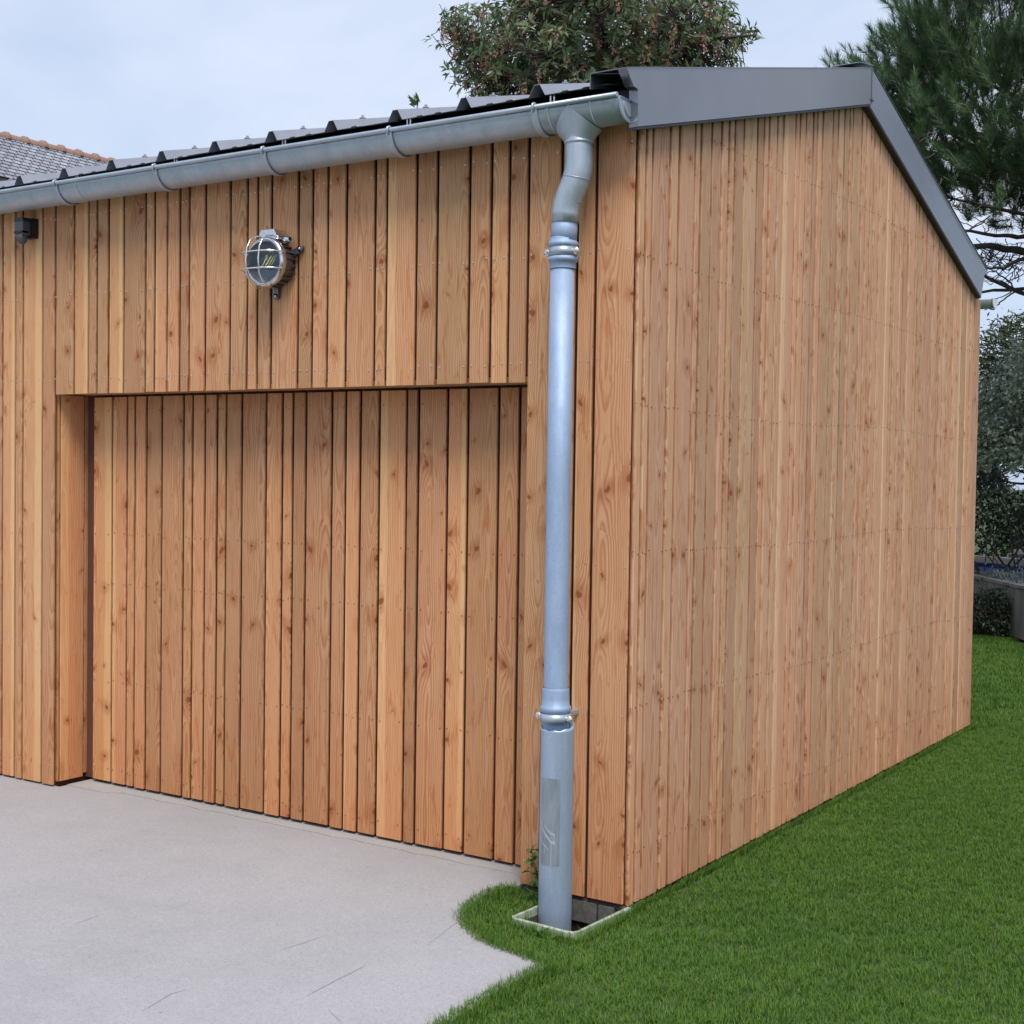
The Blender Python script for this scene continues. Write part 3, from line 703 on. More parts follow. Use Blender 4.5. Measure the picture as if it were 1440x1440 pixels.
# ------------------------------------------------------------------ ground
HX0, HX1, HY0, HY1 = -.275, .026, -.388, .020         # pit hole
gm = MB(); BIG = 160
xs_ = [-BIG, HX0, HX1, BIG]; ys_ = [-BIG, HY0, HY1, BIG]
for i in range(3):
    for j in range(3):
        if i == 1 and j == 1: continue
        gm.add([(xs_[i], ys_[j], -.03), (xs_[i+1], ys_[j], -.03), (xs_[i+1], ys_[j+1], -.03), (xs_[i], ys_[j+1], -.03)], [(0, 1, 2, 3)])
tag(gm.build('ground', SOILL), kind='structure')
drive_poly = [(-9, -9), (.42, -9), (.30, -4), (.14, -2), (.098, -1.288), (.075, -.95), (.082, -.675), (-.03, -.64), (-.12, -.625), (-.22, -.595), (-.33, -.53), (-.42, -.44), (-.475, -.34), (-.50, -.22), (-.505, -.1), (-.49, -.03), (-.47, -.004), (-.470, .24), (-3.24, .24), (-3.24, .024), (-9, .024)]
_p = []
for i, (a, b) in enumerate(zip(drive_poly, drive_poly[1:]+drive_poly[:1])):
    _p.append(a)
    if 2 <= i <= 15:
        k = max(2, int(math.hypot(b[0]-a[0], b[1]-a[1])/.022))
        for j in range(1, k): _p.append((a[0]+(b[0]-a[0])*j/k+random.uniform(-.007, .007), a[1]+(b[1]-a[1])*j/k+random.uniform(-.007, .007)))
slab_poly = _p
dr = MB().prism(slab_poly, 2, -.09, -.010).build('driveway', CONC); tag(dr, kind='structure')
# sill strip at the door, with a ragged front edge
sp_ = []; xx = -3.235
while xx < -.50: sp_.append((xx, .095+random.uniform(-.012, .012)+(.02 if xx > -2.9 else -.03))); xx += .09
MB().prism(sp_+[(-.475, .10), (-.475, .235), (-3.235, .235)], 2, -.0098, -.0055).build('door_sill', SILL, dr)
cr_ = MB()
def crack(pts_, wd=.0022):
    pts_ = [Vector((p[0], p[1], 0)) for p in pts_]; q = []
    for a, b in zip(pts_, pts_[1:]):
        k = 6
        for i in range(k): q.append(a.lerp(b, i/k)+Vector((random.uniform(-1, 1), random.uniform(-1, 1), 0))*(b-a).length*.012)
    q.append(pts_[-1]); vs = []
    for i, p in enumerate(q):
        d = (q[min(i+1, len(q)-1)]-q[max(i-1, 0)]).normalized(); nrm = Vector((-d.y, d.x, 0)); wv = wd*math.sin(PI*(i+.3)/(len(q)-.4))*.5+.0003
        vs += [(p.x+nrm.x*wv, p.y+nrm.y*wv, -.0086), (p.x-nrm.x*wv, p.y-nrm.y*wv, -.0086)]
    cr_.add(vs, [(2*i, 2*i+1, 2*i+3, 2*i+2) for i in range(len(q)-1)])
def g0(x, y):
    d = _f+R_*(x-720)/FPX+U_*(720-y)/FPX; t = (-.01-CPOS[2])/d[2]; p_ = CPOS+t*d; return (p_[0], p_[1])
crack([g0(430, 1402), g0(470, 1380), g0(516, 1357)], .003); crack([g0(200, 1422), g0(240, 1398), g0(262, 1392)], .0025)
crack([g0(395, 1337), g0(460, 1315)], .0016); crack([g0(105, 1300), g0(140, 1287)], .0016); crack([g0(462, 1420), g0(480, 1438)], .002)
crack([g0(690, 1226), g0(715, 1219)], .003); crack([g0(600, 1330), g0(650, 1290)], .0012)
tag(cr_.build('cracks', CRACK, dr), kind='stuff')

# pit and its frame
box = tag(empty('drain_box', (-.1, -.19, -.1)), 'mossy white open drain box in the ground around the foot of the downpipe', 'drain box')
def rr(x0, x1, y0, y1, r, n=5):
    out = []
    for cx_, cy_, a in ((x1-r, y1-r, 0), (x0+r, y1-r, 90), (x0+r, y0+r, 180), (x1-r, y0+r, 270)):
        for k in range(n+1):
            t = math.radians(a+90*k/n); out.append((cx_+r*math.cos(t), cy_+r*math.sin(t)))
    return out
def rotp(pl, z, ang=-.06, jit=0):
    c, s = math.cos(ang), math.sin(ang); return [((x)*c-(y)*s, (x)*s+(y)*c, z+(random.uniform(-jit, jit) if jit else 0)) for x, y in pl]
def ushape(x0, x1, y0, y1, r):
    p_ = rr(x0, x1, y0, y1, r); k = len(p_)//2; return [(x0, y1)]+p_[k:]+[(x1, y1)]
ox = [ushape(-.166, .122, -.190, .185, .035), ushape(-.166, .122, -.190, .185, .035), ushape(-.152, .108, -.176, .185, .028), ushape(-.152, .108, -.176, .185, .028)]
zt = [-.06, .099, .099, .070]
MB().rings([rotp(pl, z, jit=.002 if z > .08 else 0) for pl, z in zip(ox, zt)], False, False, False).build('frame', WPLAS, box)
MB().rings([rotp(ushape(-.1525, .1085, -.1765, .185, .028), z) for z in (.071, -.06)], False, False, False).build('inner_wall', MOSS, box)
SB_ = MB().add([(-.30, -.44, -.155), (.09, -.44, -.155), (.09, .03, -.155), (-.30, .03, -.155)], [(0, 1, 2, 3)])
SB_.build('pit_floor', SOIL, box, (.1, .19, .1))
mw = MB()
for a, b in (((HX0, HY0), (HX1, HY0)), ((HX1, HY0), (HX1, HY1)), ((HX1, HY1), (HX0, HY1)), ((HX0, HY1), (HX0, HY0))):
    mw.add([(a[0], a[1], -.16), (b[0], b[1], -.16), (b[0], b[1], -.03), (a[0], a[1], -.03)], [(0, 1, 2, 3)])
mw.build('pit_side', SOIL, box, (.1, .19, .1))

# ------------------------------------------------------------------ leaves
def unit(a): return a/np.maximum(np.linalg.norm(a, axis=1, keepdims=True), 1e-9)
def leaf_arrays(P, Dr, Nn, Ln, Wd, fold=.25, droop=.15):
    n = len(P); Dr = unit(Dr); Sd = unit(np.cross(Dr, Nn)); Nn = unit(np.cross(Sd, Dr))
    Ln = np.broadcast_to(np.asarray(Ln, float), (n,))[:, None]; Wd = np.broadcast_to(np.asarray(Wd, float), (n,))[:, None]
    b = P; m1 = P+Dr*Ln*.5+Sd*Wd*.5+Nn*Wd*fold; m2 = P+Dr*Ln*.5-Sd*Wd*.5+Nn*Wd*fold; mid = P+Dr*Ln*.55; tip = P+Dr*Ln-Nn*Ln*droop
    V = np.stack([b, m1, mid, m2, tip], 1).reshape(-1, 3); k = np.arange(n)[:, None]*5
    Fc = np.concatenate([k+np.array([[0, 1, 2]]), k+np.array([[1, 4, 2]]), k+np.array([[0, 2, 3]]), k+np.array([[2, 4, 3]])], 0)
    return V, Fc
def rdir(n, up=0.): 
    v = rng.normal(size=(n, 3)); v[:, 2] += up; return unit(v)
def leafobj(name, parts, mat, parent, spread=None, kind=None):
    Vs, Fs, Ts, k = [], [], [], 0
    for V, Fc, T in parts: Vs.append(V); Fs.append(Fc+k); Ts.append(T); k += len(V)
    o = npmesh(name, np.concatenate(Vs), np.concatenate(Fs), mat, parent, np.concatenate(Ts))
    if kind: o['kind'] = kind
    return o
def limbs_to(points, roots, rad, mat, name, parent, sag=.15, n=4, seg=5):
    mb = MB()
    for p, q in zip(points, roots):
        p, q = Vector(p), Vector(q); d = q-p; L_ = d.length; ps = []
        side_ = Vector(rng.normal(size=3))*L_*.07
        for i in range(seg+1):
            t = i/seg; v = p.lerp(q, t); v += Vector((0, 0, -sag*L_*math.sin(PI*t)))+side_*math.sin(PI*t*1.3); ps.append(v)
        mb.tube(ps, [rad*(1-.6*i/seg) for i in range(seg+1)], n, False)
    return mb.build(name, mat, parent)
def lattice(trunk_pts, n_limb, tips, sub_n, mat, parent, base, rl=.035, rt=.006, sag=.1, name='branches'):
    """main limbs from the trunk to a few tips, then a twig from every other tip to its nearest limb point"""
    tips = np.array(tips); idx = rng.choice(len(tips), n_limb, replace=False); lp = []; mb = MB(); tr = np.array(trunk_pts)
    for i in idx:
        tip = tips[i]; zt_ = tip[2]-.35*np.linalg.norm((tip-tr.mean(0))[:2]); j = np.argmin(abs(tr[:, 2]-zt_)); s0 = tr[j]
        cs = []; off = rng.normal(size=3)*.12
        for k in range(9):
            t = k/8; v = s0*(1-t)+tip*t; v = v+off*math.sin(PI*t)+np.array([0, 0, -sag*np.linalg.norm(tip-s0)*math.sin(PI*t)]); cs.append(v)
        lp += cs[2:]; mb.tube(cs, [rl*(1-.75*k/8) for k in range(9)], 6, False)
    lp = np.array(lp); mb.build('limbs', mat, parent)
    rest = tips[rng.permutation(len(tips))[:sub_n]]; dd = ((rest[:, None]-lp[None])**2).sum(2)
    # prefer a limb point that lies lower and further inside
    j = dd.argmin(1); limbs_to(lp[j], rest, rt, mat, name, parent, .12, 3, 5)

def ell_tips(c, r, n, lo=.45, zmin=-1., bump_=.12, seed=0):
    g = np.random.default_rng(seed); out = []
    while len(out) < n:
        v = g.normal(size=3); v /= np.linalg.norm(v)
        if v[2] < zmin: continue
        lob = 1+bump_*math.sin(3.1*math.atan2(v[1], v[0])+4*v[2]+seed)+bump_*.6*math.sin(7*v[2]+5*v[0]+seed)
        s = (lo+(1-lo)*g.random()**.55)*lob; out.append(np.array(c)+v*s*np.array(r))
    return np.array(out)

# --- broadleaf evergreen behind the roof
def tree_trunk(base, top, r0, r1, mat, parent, lean=.15, name='trunk'):
    base, top = Vector(base), Vector(top); ps = []
    for i in range(9):
        t = i/8; v = base.lerp(top, t)+Vector((math.sin(t*4)*lean*.4, math.cos(t*3.3)*lean*.4-lean*.4, 0)); ps.append(v)
    MB().tube(ps, [r0+(r1-r0)*(i/8) for i in range(9)], 10).build(name, mat, parent); return [tuple(p) for p in ps]
def broad_tree(cen, r, base, tips_n, seed, per=9, leafL=(.07, .108)):
    t = tag(empty('evergreen_tree', base), 'broadleaf evergreen tree with hanging pinkish flower clusters behind the garage roof', 'tree')
    b = np.array(base); c = np.array(cen)-b
    tips = ell_tips(c, r, tips_n, .35, -.85, .13, seed)
    keep = rng.random(len(tips)) > .0; tips = tips[keep]
    tr = tree_trunk((0, 0, 0), (c[0]+.1, c[1], c[2]+.5*r[2]), .11, .03, BARK, t)
    lattice(tr, 16, tips, len(tips), BARK, t, base, .035, .007, .02)
    n = len(tips); parts = []
    out = unit(tips-c)+np.array([0, 0, .55]); out = unit(out+rng.normal(size=out.shape)*.35)
    P = np.repeat(tips, per, 0)+rng.normal(size=(n*per, 3))*.012; A = np.repeat(out, per, 0)
    rad = rdir(n*per); rad = unit(rad-A*(rad*A).sum(1, keepdims=True)); D_ = unit(rad+A*rng.uniform(-.15, .75, (n*per, 1)))
    V, Fc = leaf_arrays(P-A*rng.uniform(0, .07, (n*per, 1)), D_, A+rng.normal(size=A.shape)*.2, rng.uniform(*leafL, n*per), rng.uniform(.020, .031, n*per), .2, .12)
    T = np.repeat(np.stack([np.clip(np.repeat(rng.random(n), per)*.6+rng.random(n*per)*.5, 0, 1), np.repeat((rng.random(n) > .93)*1., per)], 1), 5, 0)
    leafobj('crown', [(V, Fc, T)], L_ARB, t)
    # hanging clusters
    sel = tips[(rng.random(n) < .24)]; m_ = 26; k = len(sel)
    P = np.repeat(sel, m_, 0); hz = rng.random((k*m_, 1)); P = P+np.concatenate([rng.normal(size=(k*m_, 2))*.016*(1.2-hz), -.02-hz*.13], 1)
    V, Fc = leaf_arrays(P, rdir(k*m_, -.8), rdir(k*m_), .024, .016, .2, .1); T = np.repeat(rng.random((k*m_, 2)), 5, 0)
    tag(leafobj('flower_clusters', [(V, Fc, T)], L_PINK, t), kind='stuff')
    return t
c1 = at(838, 72, 12.0)
broad_tree(tuple(c1), (1.36, 1.25, .82), (c1.x+.1, c1.y+.2, -.03), 1900, 3)
# small shoot tips showing above the roof further left
tw = tag(empty('shrub', tuple(at(587, 260, 11))), 'small leafy shoot tip poking above the roof left of the evergreen tree', 'shrub')
bz = at(587, 260, 11); tw.location = (bz.x, bz.y, -.03)
tip0 = at(587, 146, 11)-Vector(tw.location); P = np.array([tuple(tip0)]*14)+rng.normal(size=(14, 3))*.012; Dd = rdir(14, .9)
V, Fc = leaf_arrays(P, Dd, rdir(14), .10, .028); leafobj('leaves', [(V, Fc, np.repeat(rng.random((14, 2))*.9, 5, 0))], L_ARB, tw)
MB().tube([(0, 0, 0), (.02, .03, 1.5), tuple(tip0-Vector((.02, 0, .4))), tuple(tip0)], [.03, .02, .008, .004], 6).build('stem', BARK, tw)

# --- pine at the right
pcen = at(1492, 165, 13.0); pr_ = (2.30, 2.0, 1.72)
pine = tag(empty('pine_tree', (pcen.x+1.0, pcen.y+.5, -.03)), 'large dark green pine tree with long needles behind the right side of the garage', 'pine tree')
pb = np.array(pine.location); pc = np.array(pcen)-pb
tips = np.concatenate([ell_tips(pc, pr_, 3300, .45, -.72, .10, 11), ell_tips(pc+np.array([-.3, 0, -.2]), (1.3, 1.2, 1.0), 120, .3, -.9, .1, 5), ell_tips(np.array(at(1780, 150, 13.8))-pb, (2.5, 2.1, 2.4), 1100, .4, -.9, .1, 6)])
# open up the lower part
hrel = (tips[:, 2]-pc[2])/pr_[2]; keep = rng.random(len(tips)) < np.where(hrel < -.45, .22, 1.0); tips = tips[keep]
tr = tree_trunk((0, 0, 0), (pc[0]+.4, pc[1], pc[2]+1.2), .22, .07, BARKP, pine, .2)
lattice(tr, 20, tips, 1300, BARKP, pine, None, .036, .006, .06)
n = len(tips); per = 120
ax = unit(unit(tips-pc)*.6+np.array([0, 0, .9])+rng.normal(size=(n, 3))*.32)
sl = rng.uniform(.14, .30, n)
P0 = tips; A = np.repeat(ax, per, 0); tt = rng.random((n*per, 1))
P = np.repeat(P0, per, 0)+A*(tt*np.repeat(sl, per)[:, None]); rad = rdir(n*per); rad = unit(rad-A*(rad*A).sum(1, keepdims=True))
Dn = unit(rad*(1.0-.45*tt)+A*(.45+.35*tt)+np.array([0, 0, .15])); Lr = (rng.uniform(.10, .155, (n*per, 1)))*(1.05-.35*tt); Sd = unit(np.cross(Dn, A+.01)); wv = .0027
V = np.stack([P-Sd*wv, P+Sd*wv, P+Dn*Lr], 1).reshape(-1, 3); Fc = np.arange(n*per*3).reshape(-1, 3)
T1 = np.clip(np.repeat(rng.random(n)**2.2*.9, per)+tt[:, 0]*.25+rng.random(n*per)*.15-.1, 0, 1); T = np.repeat(np.stack([T1, T1], 1), 3, 0)
leafobj('needles', [(V, Fc, T)], L_PINE, pine)
limbs_to(tips, tips+ax*sl[:, None], .006, TWIG, 'shoots', pine, 0, 3, 2)
# bare lower branches
bb = MB(); o_ = -Vector(pine.location)
def br(pix, r0, r1):
    ps = [at(*q)+o_ for q in pix]; fine = []
    for i in range(len(ps)-1):
        for k in range(4):
            fine.append(ps[i].lerp(ps[i+1], k/4)+Vector(rng.normal(size=3))*.006)
    fine.append(ps[-1]); bb.tube(fine, [r0+(r1-r0)*i/(len(fine)-1) for i in range(len(fine))], 6, False)
br([(1650, 395, 13.3), (1500, 403, 13), (1430, 407, 12.8), (1365, 411, 12.6)], .030, .012)
br([(1650, 330, 13.4), (1500, 340, 13), (1440, 362, 12.6), (1412, 376, 12.4), (1370, 376, 12.2)], .035, .007)
br([(1650, 352, 13.6), (1440, 354, 13), (1390, 346, 12.6), (1340, 349, 12.3)], .045, .022)
br([(1520, 330, 13.0), (1440, 333, 13), (1400, 331, 12.6), (1330, 320, 12.3)], .03, .010)
br([(1428, 407, 12.8), (1415, 392, 12.7), (1395, 380, 12.6), (1383, 372, 12.6)], .009, .004)
br([(1428, 407, 12.8), (1408, 397, 12.7), (1386, 390, 12.6)], .007, .003)
br([(1426, 409, 12.8), (1412, 422, 12.7), (1396, 434, 12.6), (1384, 436, 12.6)], .008, .004)
br([(1424, 409, 12.8), (1408, 418, 12.7), (1394, 421, 12.6)], .006, .003)
for k in range(70):
    x0, y0 = rng.uniform(1365, 1460), rng.uniform(335, 385); dx = rng.uniform(-60, 60); yy = rng.uniform(5, 24)
    br([(x0, y0, 12.7), (x0+dx*.5, y0+yy, 12.6), (x0+dx, y0+yy*.6, 12.5)], .005, .002)
for k in range(26):
    x0, y0 = rng.uniform(1300, 1470), rng.uniform(170, 330); dx = rng.uniform(-60, 10)
    br([(x0, y0, 11.4), (x0+dx*.5, y0+14, 11.3), (x0+dx, y0+4, 11.2)], .006, .003)
bb.build('bare_branches', BARKP, pine)

# --- cypress-like conifer further away
def blob_tree(name, label, cat, cen, r, base, n, mat, bark, L_, W_, seed, per=7, lo=.5, zmin=-1, flat=.0, stems=12, parent_mat=None, up=.3, kind=None, crown='crown'):
    t = tag(empty(name, base), label, cat); b = np.array(base); c = np.array(cen)-b
    tips = ell_tips(c, r, n, lo, zmin, .16, seed); tr = tree_trunk((0, 0, 0), (c[0], c[1], c[2]+.4*r[2]), .06+.02*r[2], .02, bark, t)
    if stems: lattice(tr, min(stems, n), tips, min(n, 500), bark, t, None, .02, .005, .02)
    out = unit(unit(tips-c)+np.array([0, 0, up])); P = np.repeat(tips, per, 0)+rng.normal(size=(n*per, 3))*L_*.7; A = np.repeat(out, per, 0)
    D_ = unit(A*.7+rdir(n*per)); 
    if flat: D_[:, 2] *= (1-flat); D_ = unit(D_)
    V, Fc = leaf_arrays(P, D_, rdir(n*per, .8), rng.uniform(.7, 1.2, n*per)*L_, rng.uniform(.7, 1.2, n*per)*W_, .15, .1)
    T = np.repeat(np.stack([np.clip(np.repeat(rng.random(n)*.6, per)+rng.random(n*per)*.5, 0, 1), rng.random(n*per)*.9], 1), 5, 0)
    leafobj(crown, [(V, Fc, T)], mat, t); return t
cc = at(1452, 545, 22)
blob_tree('cypress_tree', 'flat topped dark conifer seen low in the sky below the pine branches', 'tree', tuple(cc), (1.25, 1.2, 1.15), (cc.x, cc.y, -.03), 1500, L_CYP, BARK, .10, .030, 4, 10, .4, -.9, .45)
cs_ = at(1462, 640, 15)
blob_tree('elaeagnus_shrub', 'silvery green leaved shrub rising behind the wooden raised bed', 'shrub', tuple(cs_), (.92, .85, 1.08), (cs_.x+.1, cs_.y+.1, -.03), 1250, L_SILV, BARK, .058, .040, 9, 9, .55, -.15, 0, 14)
cd = at(1470, 660, 16.5)
dsh = blob_tree('dark_shrub', 'dark evergreen shrub with bare stems beneath the silvery shrub', 'shrub', tuple(cd), (1.3, .8, .95), (cd.x, cd.y, -.03), 620, L_DARK, BARK, .07, .035, 21, 7, .3, -.35, 0, 26)
# its bare stems fanning from the ground
ms = MB(); base_ = at(1420, 800, 16.2); base_.z = 0
for k in range(38):
    a = rng.uniform(-1.15, 1.15); h_ = rng.uniform(.7, 1.35); r0 = rng.uniform(.008, .022); ps = []
    b0 = base_+Vector((rng.uniform(-.5, 1.2)*.83, rng.uniform(-.5, 1.2)*.55, 0))
    for i in range(6):
        t_ = i/5; ps.append(b0+Vector((math.sin(a)*h_*t_**1.3*.83+rng.normal()*.03, math.sin(a)*h_*t_**1.3*.55+rng.normal()*.03, h_*t_)))
    ms.tube(ps, [r0*(1-.6*i/5) for i in range(6)], 5, False)
so_ = ms.build('stems', BARK, dsh); so_.matrix_parent_inverse = Matrix.Translation(-Vector(dsh.location))

# --- hedge along the back of the garden
def hedge(p0, p1, h, th, n, label, mat, seed):
    g = np.random.default_rng(seed); t = g.random(n); P = np.array(p0)[None]*(1-t[:, None])+np.array(p1)[None]*t[:, None]; P = np.concatenate([P, np.zeros((n, 1))], 1)
    d = np.array([p1[0]-p0[0], p1[1]-p0[1]]); d = d/np.linalg.norm(d); nn = np.array([-d[1], d[0], 0])
    P += nn*(g.uniform(-1, 1, (n, 1))*th); hh = h*(.85+.15*np.sin(t*37)+.12*np.sin(t*91+1)); P[:, 2] = hh*g.random(n)**.7
    V, Fc = leaf_arrays(P, rdir(n, .3), rdir(n, .5), g.uniform(.08, .16, n), g.uniform(.04, .07, n), .2, .1)
    o = leafobj('hedge', [(V, Fc, np.repeat(g.random((n, 2))*.88, 5, 0))], mat, None); tag(o, label, 'hedge', kind='stuff'); return o
hedge((-13, 20.5), (7, 24), 2.15, .6, 52000, 'dense dark hedge closing the far side of the garden', L_DARK, 3)

# ------------------------------------------------------------------ raised bed, pool, beam
pa, pb_ = at(1366, 812, 15.2), at(1600, 850, 11.4)
pa.z = pb_.z = 0
dirb = (pb_-pa).normalized(); nb = Vector((-dirb.y, dirb.x, 0))
if nb.y < 0: nb = -nb
bed = tag(empty('raised_bed', tuple(pa)), 'weathered wooden raised bed with silver foliage at the far end of the lawn', 'raised bed')
Lb = (pb_-pa).length; ang = math.atan2(dirb.y, dirb.x); bed.rotation_euler = (0, 0, ang)
bh = .50; xk = -.9
while xk < Lb:
    wdt = random.uniform(.14, .2); MB().box((xk, -.02, 0), (xk+wdt-.008, .012+random.uniform(-.004, .004), bh-.01+random.uniform(-.01, .01))).build('plank', OLDT, bed); xk += wdt
MB().box((-.92, -.035, bh), (Lb, .07, bh+.03)).build('top_rail', OLDT, bed)
MB().box((-.92, .95, 0), (Lb, .99, bh)).box((-.94, .0, 0), (-.90, .99, bh)).build('back_board', OLDT, bed)
MB().box((-.895, .016, .0), (Lb, .94, bh-.06)).build('soil', SOIL, bed)
n = 4200; P = np.stack([rng.uniform(.15, Lb, n), rng.uniform(.05, .9, n), rng.random(n)], 1); hgt = .20*(.6+.4*np.sin(P[:, 0]*5)); P[:, 2] = bh-.05+P[:, 2]*hgt
V, Fc = leaf_arrays(P, rdir(n, 1.0), rdir(n), rng.uniform(.04, .08, n), .012); o = leafobj('silver_plant', [(V, Fc, np.repeat(rng.random((n, 2)), 5, 0))], L_LAV, None)
o.location = pa; o.rotation_euler = (0, 0, ang); tag(o, 'mass of feathery silver foliage growing in the raised bed', 'plants', kind='stuff')
bu = at(1385, 850, 14.2); bu.z = .20
blob_tree('low_bush', 'small dark green bush in front of the raised bed', 'bush', tuple(bu), (.30, .26, .24), (bu.x, bu.y, -.03), 420, L_DARK, BARK, .045, .02, 31, 8, .4, -.8, 0, 6)
# pool with cover
pl = at(1330, 790, 18.0); pl2 = at(1600, 800, 15.5); pl.z = pl2.z = 0; dv = (pl2-pl).normalized(); ap = math.atan2(dv.y, dv.x)
pool = tag(empty('garden_pool', (pl.x, pl.y, -.075), ap), 'timber framed garden pool with a blue cover behind the raised bed', 'pool')
MB().box((0, .02, 0), (3.6, 2.0, .56)).build('pool_side', OLDT, pool)
cov = MB(); rs = []
for i in range(30):
    x_ = i*.124; rs.append([(x_, -.03+.012*math.sin(i*1.7), .40+.03*math.sin(i*.9)), (x_, -.035+.01*math.sin(i*2.3), .52), (x_, .02, .60), (x_, .5, .61+.015*math.sin(i*1.3)), (x_, 1.9, .60)])
cov.rings(rs, False, False, True).build('pool_cover', TARP, pool)
MB().box((-.05, -.10, .61), (3.7, .02, .68)).build('timber_beam', PALET, pool)
MB().box((-.05, 1.3, .66), (3.7, 1.42, .70)).build('timber_beam', PALET, pool)
o = MB().box((0, 0, 0), (.62, .12, .05)).build('loose_board', OLDT); pb2 = Matrix.Rotation(ap, 3, 'Z') @ Vector((.62, .45, 0))
o.location = pl+pb2+Vector((0, 0, .57)); o.rotation_euler = (.1, -.03, ap+.5); tag(o, 'short grey board lying across the blue pool cover', 'board')
MB().box((.95, .35, .632), (1.9, 1.1, .69)).build('folded_cover', TARPL, pool)

# ------------------------------------------------------------------ neighbour's slate roofed house
hs = tag(empty('neighbour_house', (-24.6, 15.5, 0)), 'neighbouring house with a weathered slate roof and clay ridge tiles at far left', 'house')
hy0, hy1 = -8.5, 4.8; rz = 8.66; rx = 1.12; pit = math.radians(43)
eave_x = rx+4.2*math.cos(pit); eave_z = rz-4.2*math.sin(pit)
MB().box((rx-3.4, hy0+.2, 0), (eave_x-.25, hy1-.2, eave_z-.05)).build('wall', RENDER_, hs)
rf = MB().prism([(rx, rz-.02), (eave_x, eave_z-.02), (eave_x-.05, eave_z-.12), (rx, rz-.2), (rx-4.2*math.cos(pit)+.05, eave_z-.12), (rx-4.2*math.cos(pit), eave_z-.02)], 1, hy0, hy1).build('roof', MOSSR, hs)
sl_me = None; cnt = 0
c_, s_ = math.cos(pit), math.sin(pit)
for row in range(13):
    for k in range(22):
        wds = .222; y_ = -2.2+k*wds+(.111 if row % 2 else 0); dd = .10+row*.132
        if sl_me is None:
            mb = MB().box((0, .003, 0), (.106, wds-.026, .012)); o = mb.build('slate', SLATE, rf); sl_me = o.data
        else:
            o = bpy.data.objects.new('slate', sl_me); COL.objects.link(o); o.parent = rf
        o.location = (rx+dd*c_, y_, rz-dd*s_+.003+.004); o.rotation_euler = (0, pit-.035+random.uniform(-.012, .012), random.uniform(-.01, .01))
# ridge tiles
rt_me = None
for k in range(16):
    y_ = -2.7+k*.482
    prof = [(.135, 0), (.128, .40), (.168, .405), (.172, .482), (.135, .486)]
    mb = MB().lathe([(r, h) for r, h in prof], (0, 0, 0), 1, 14, True, False, 0, PI)
    if rt_me is None: o = mb.build('ridge_tile', TERRA, rf); rt_me = o.data
    else: o = bpy.data.objects.new('ridge_tile', rt_me); COL.objects.link(o); o.parent = rf
    o.location = (rx, y_, rz-.085); o.rotation_euler = (random.uniform(-.012, .012), 0, 0)

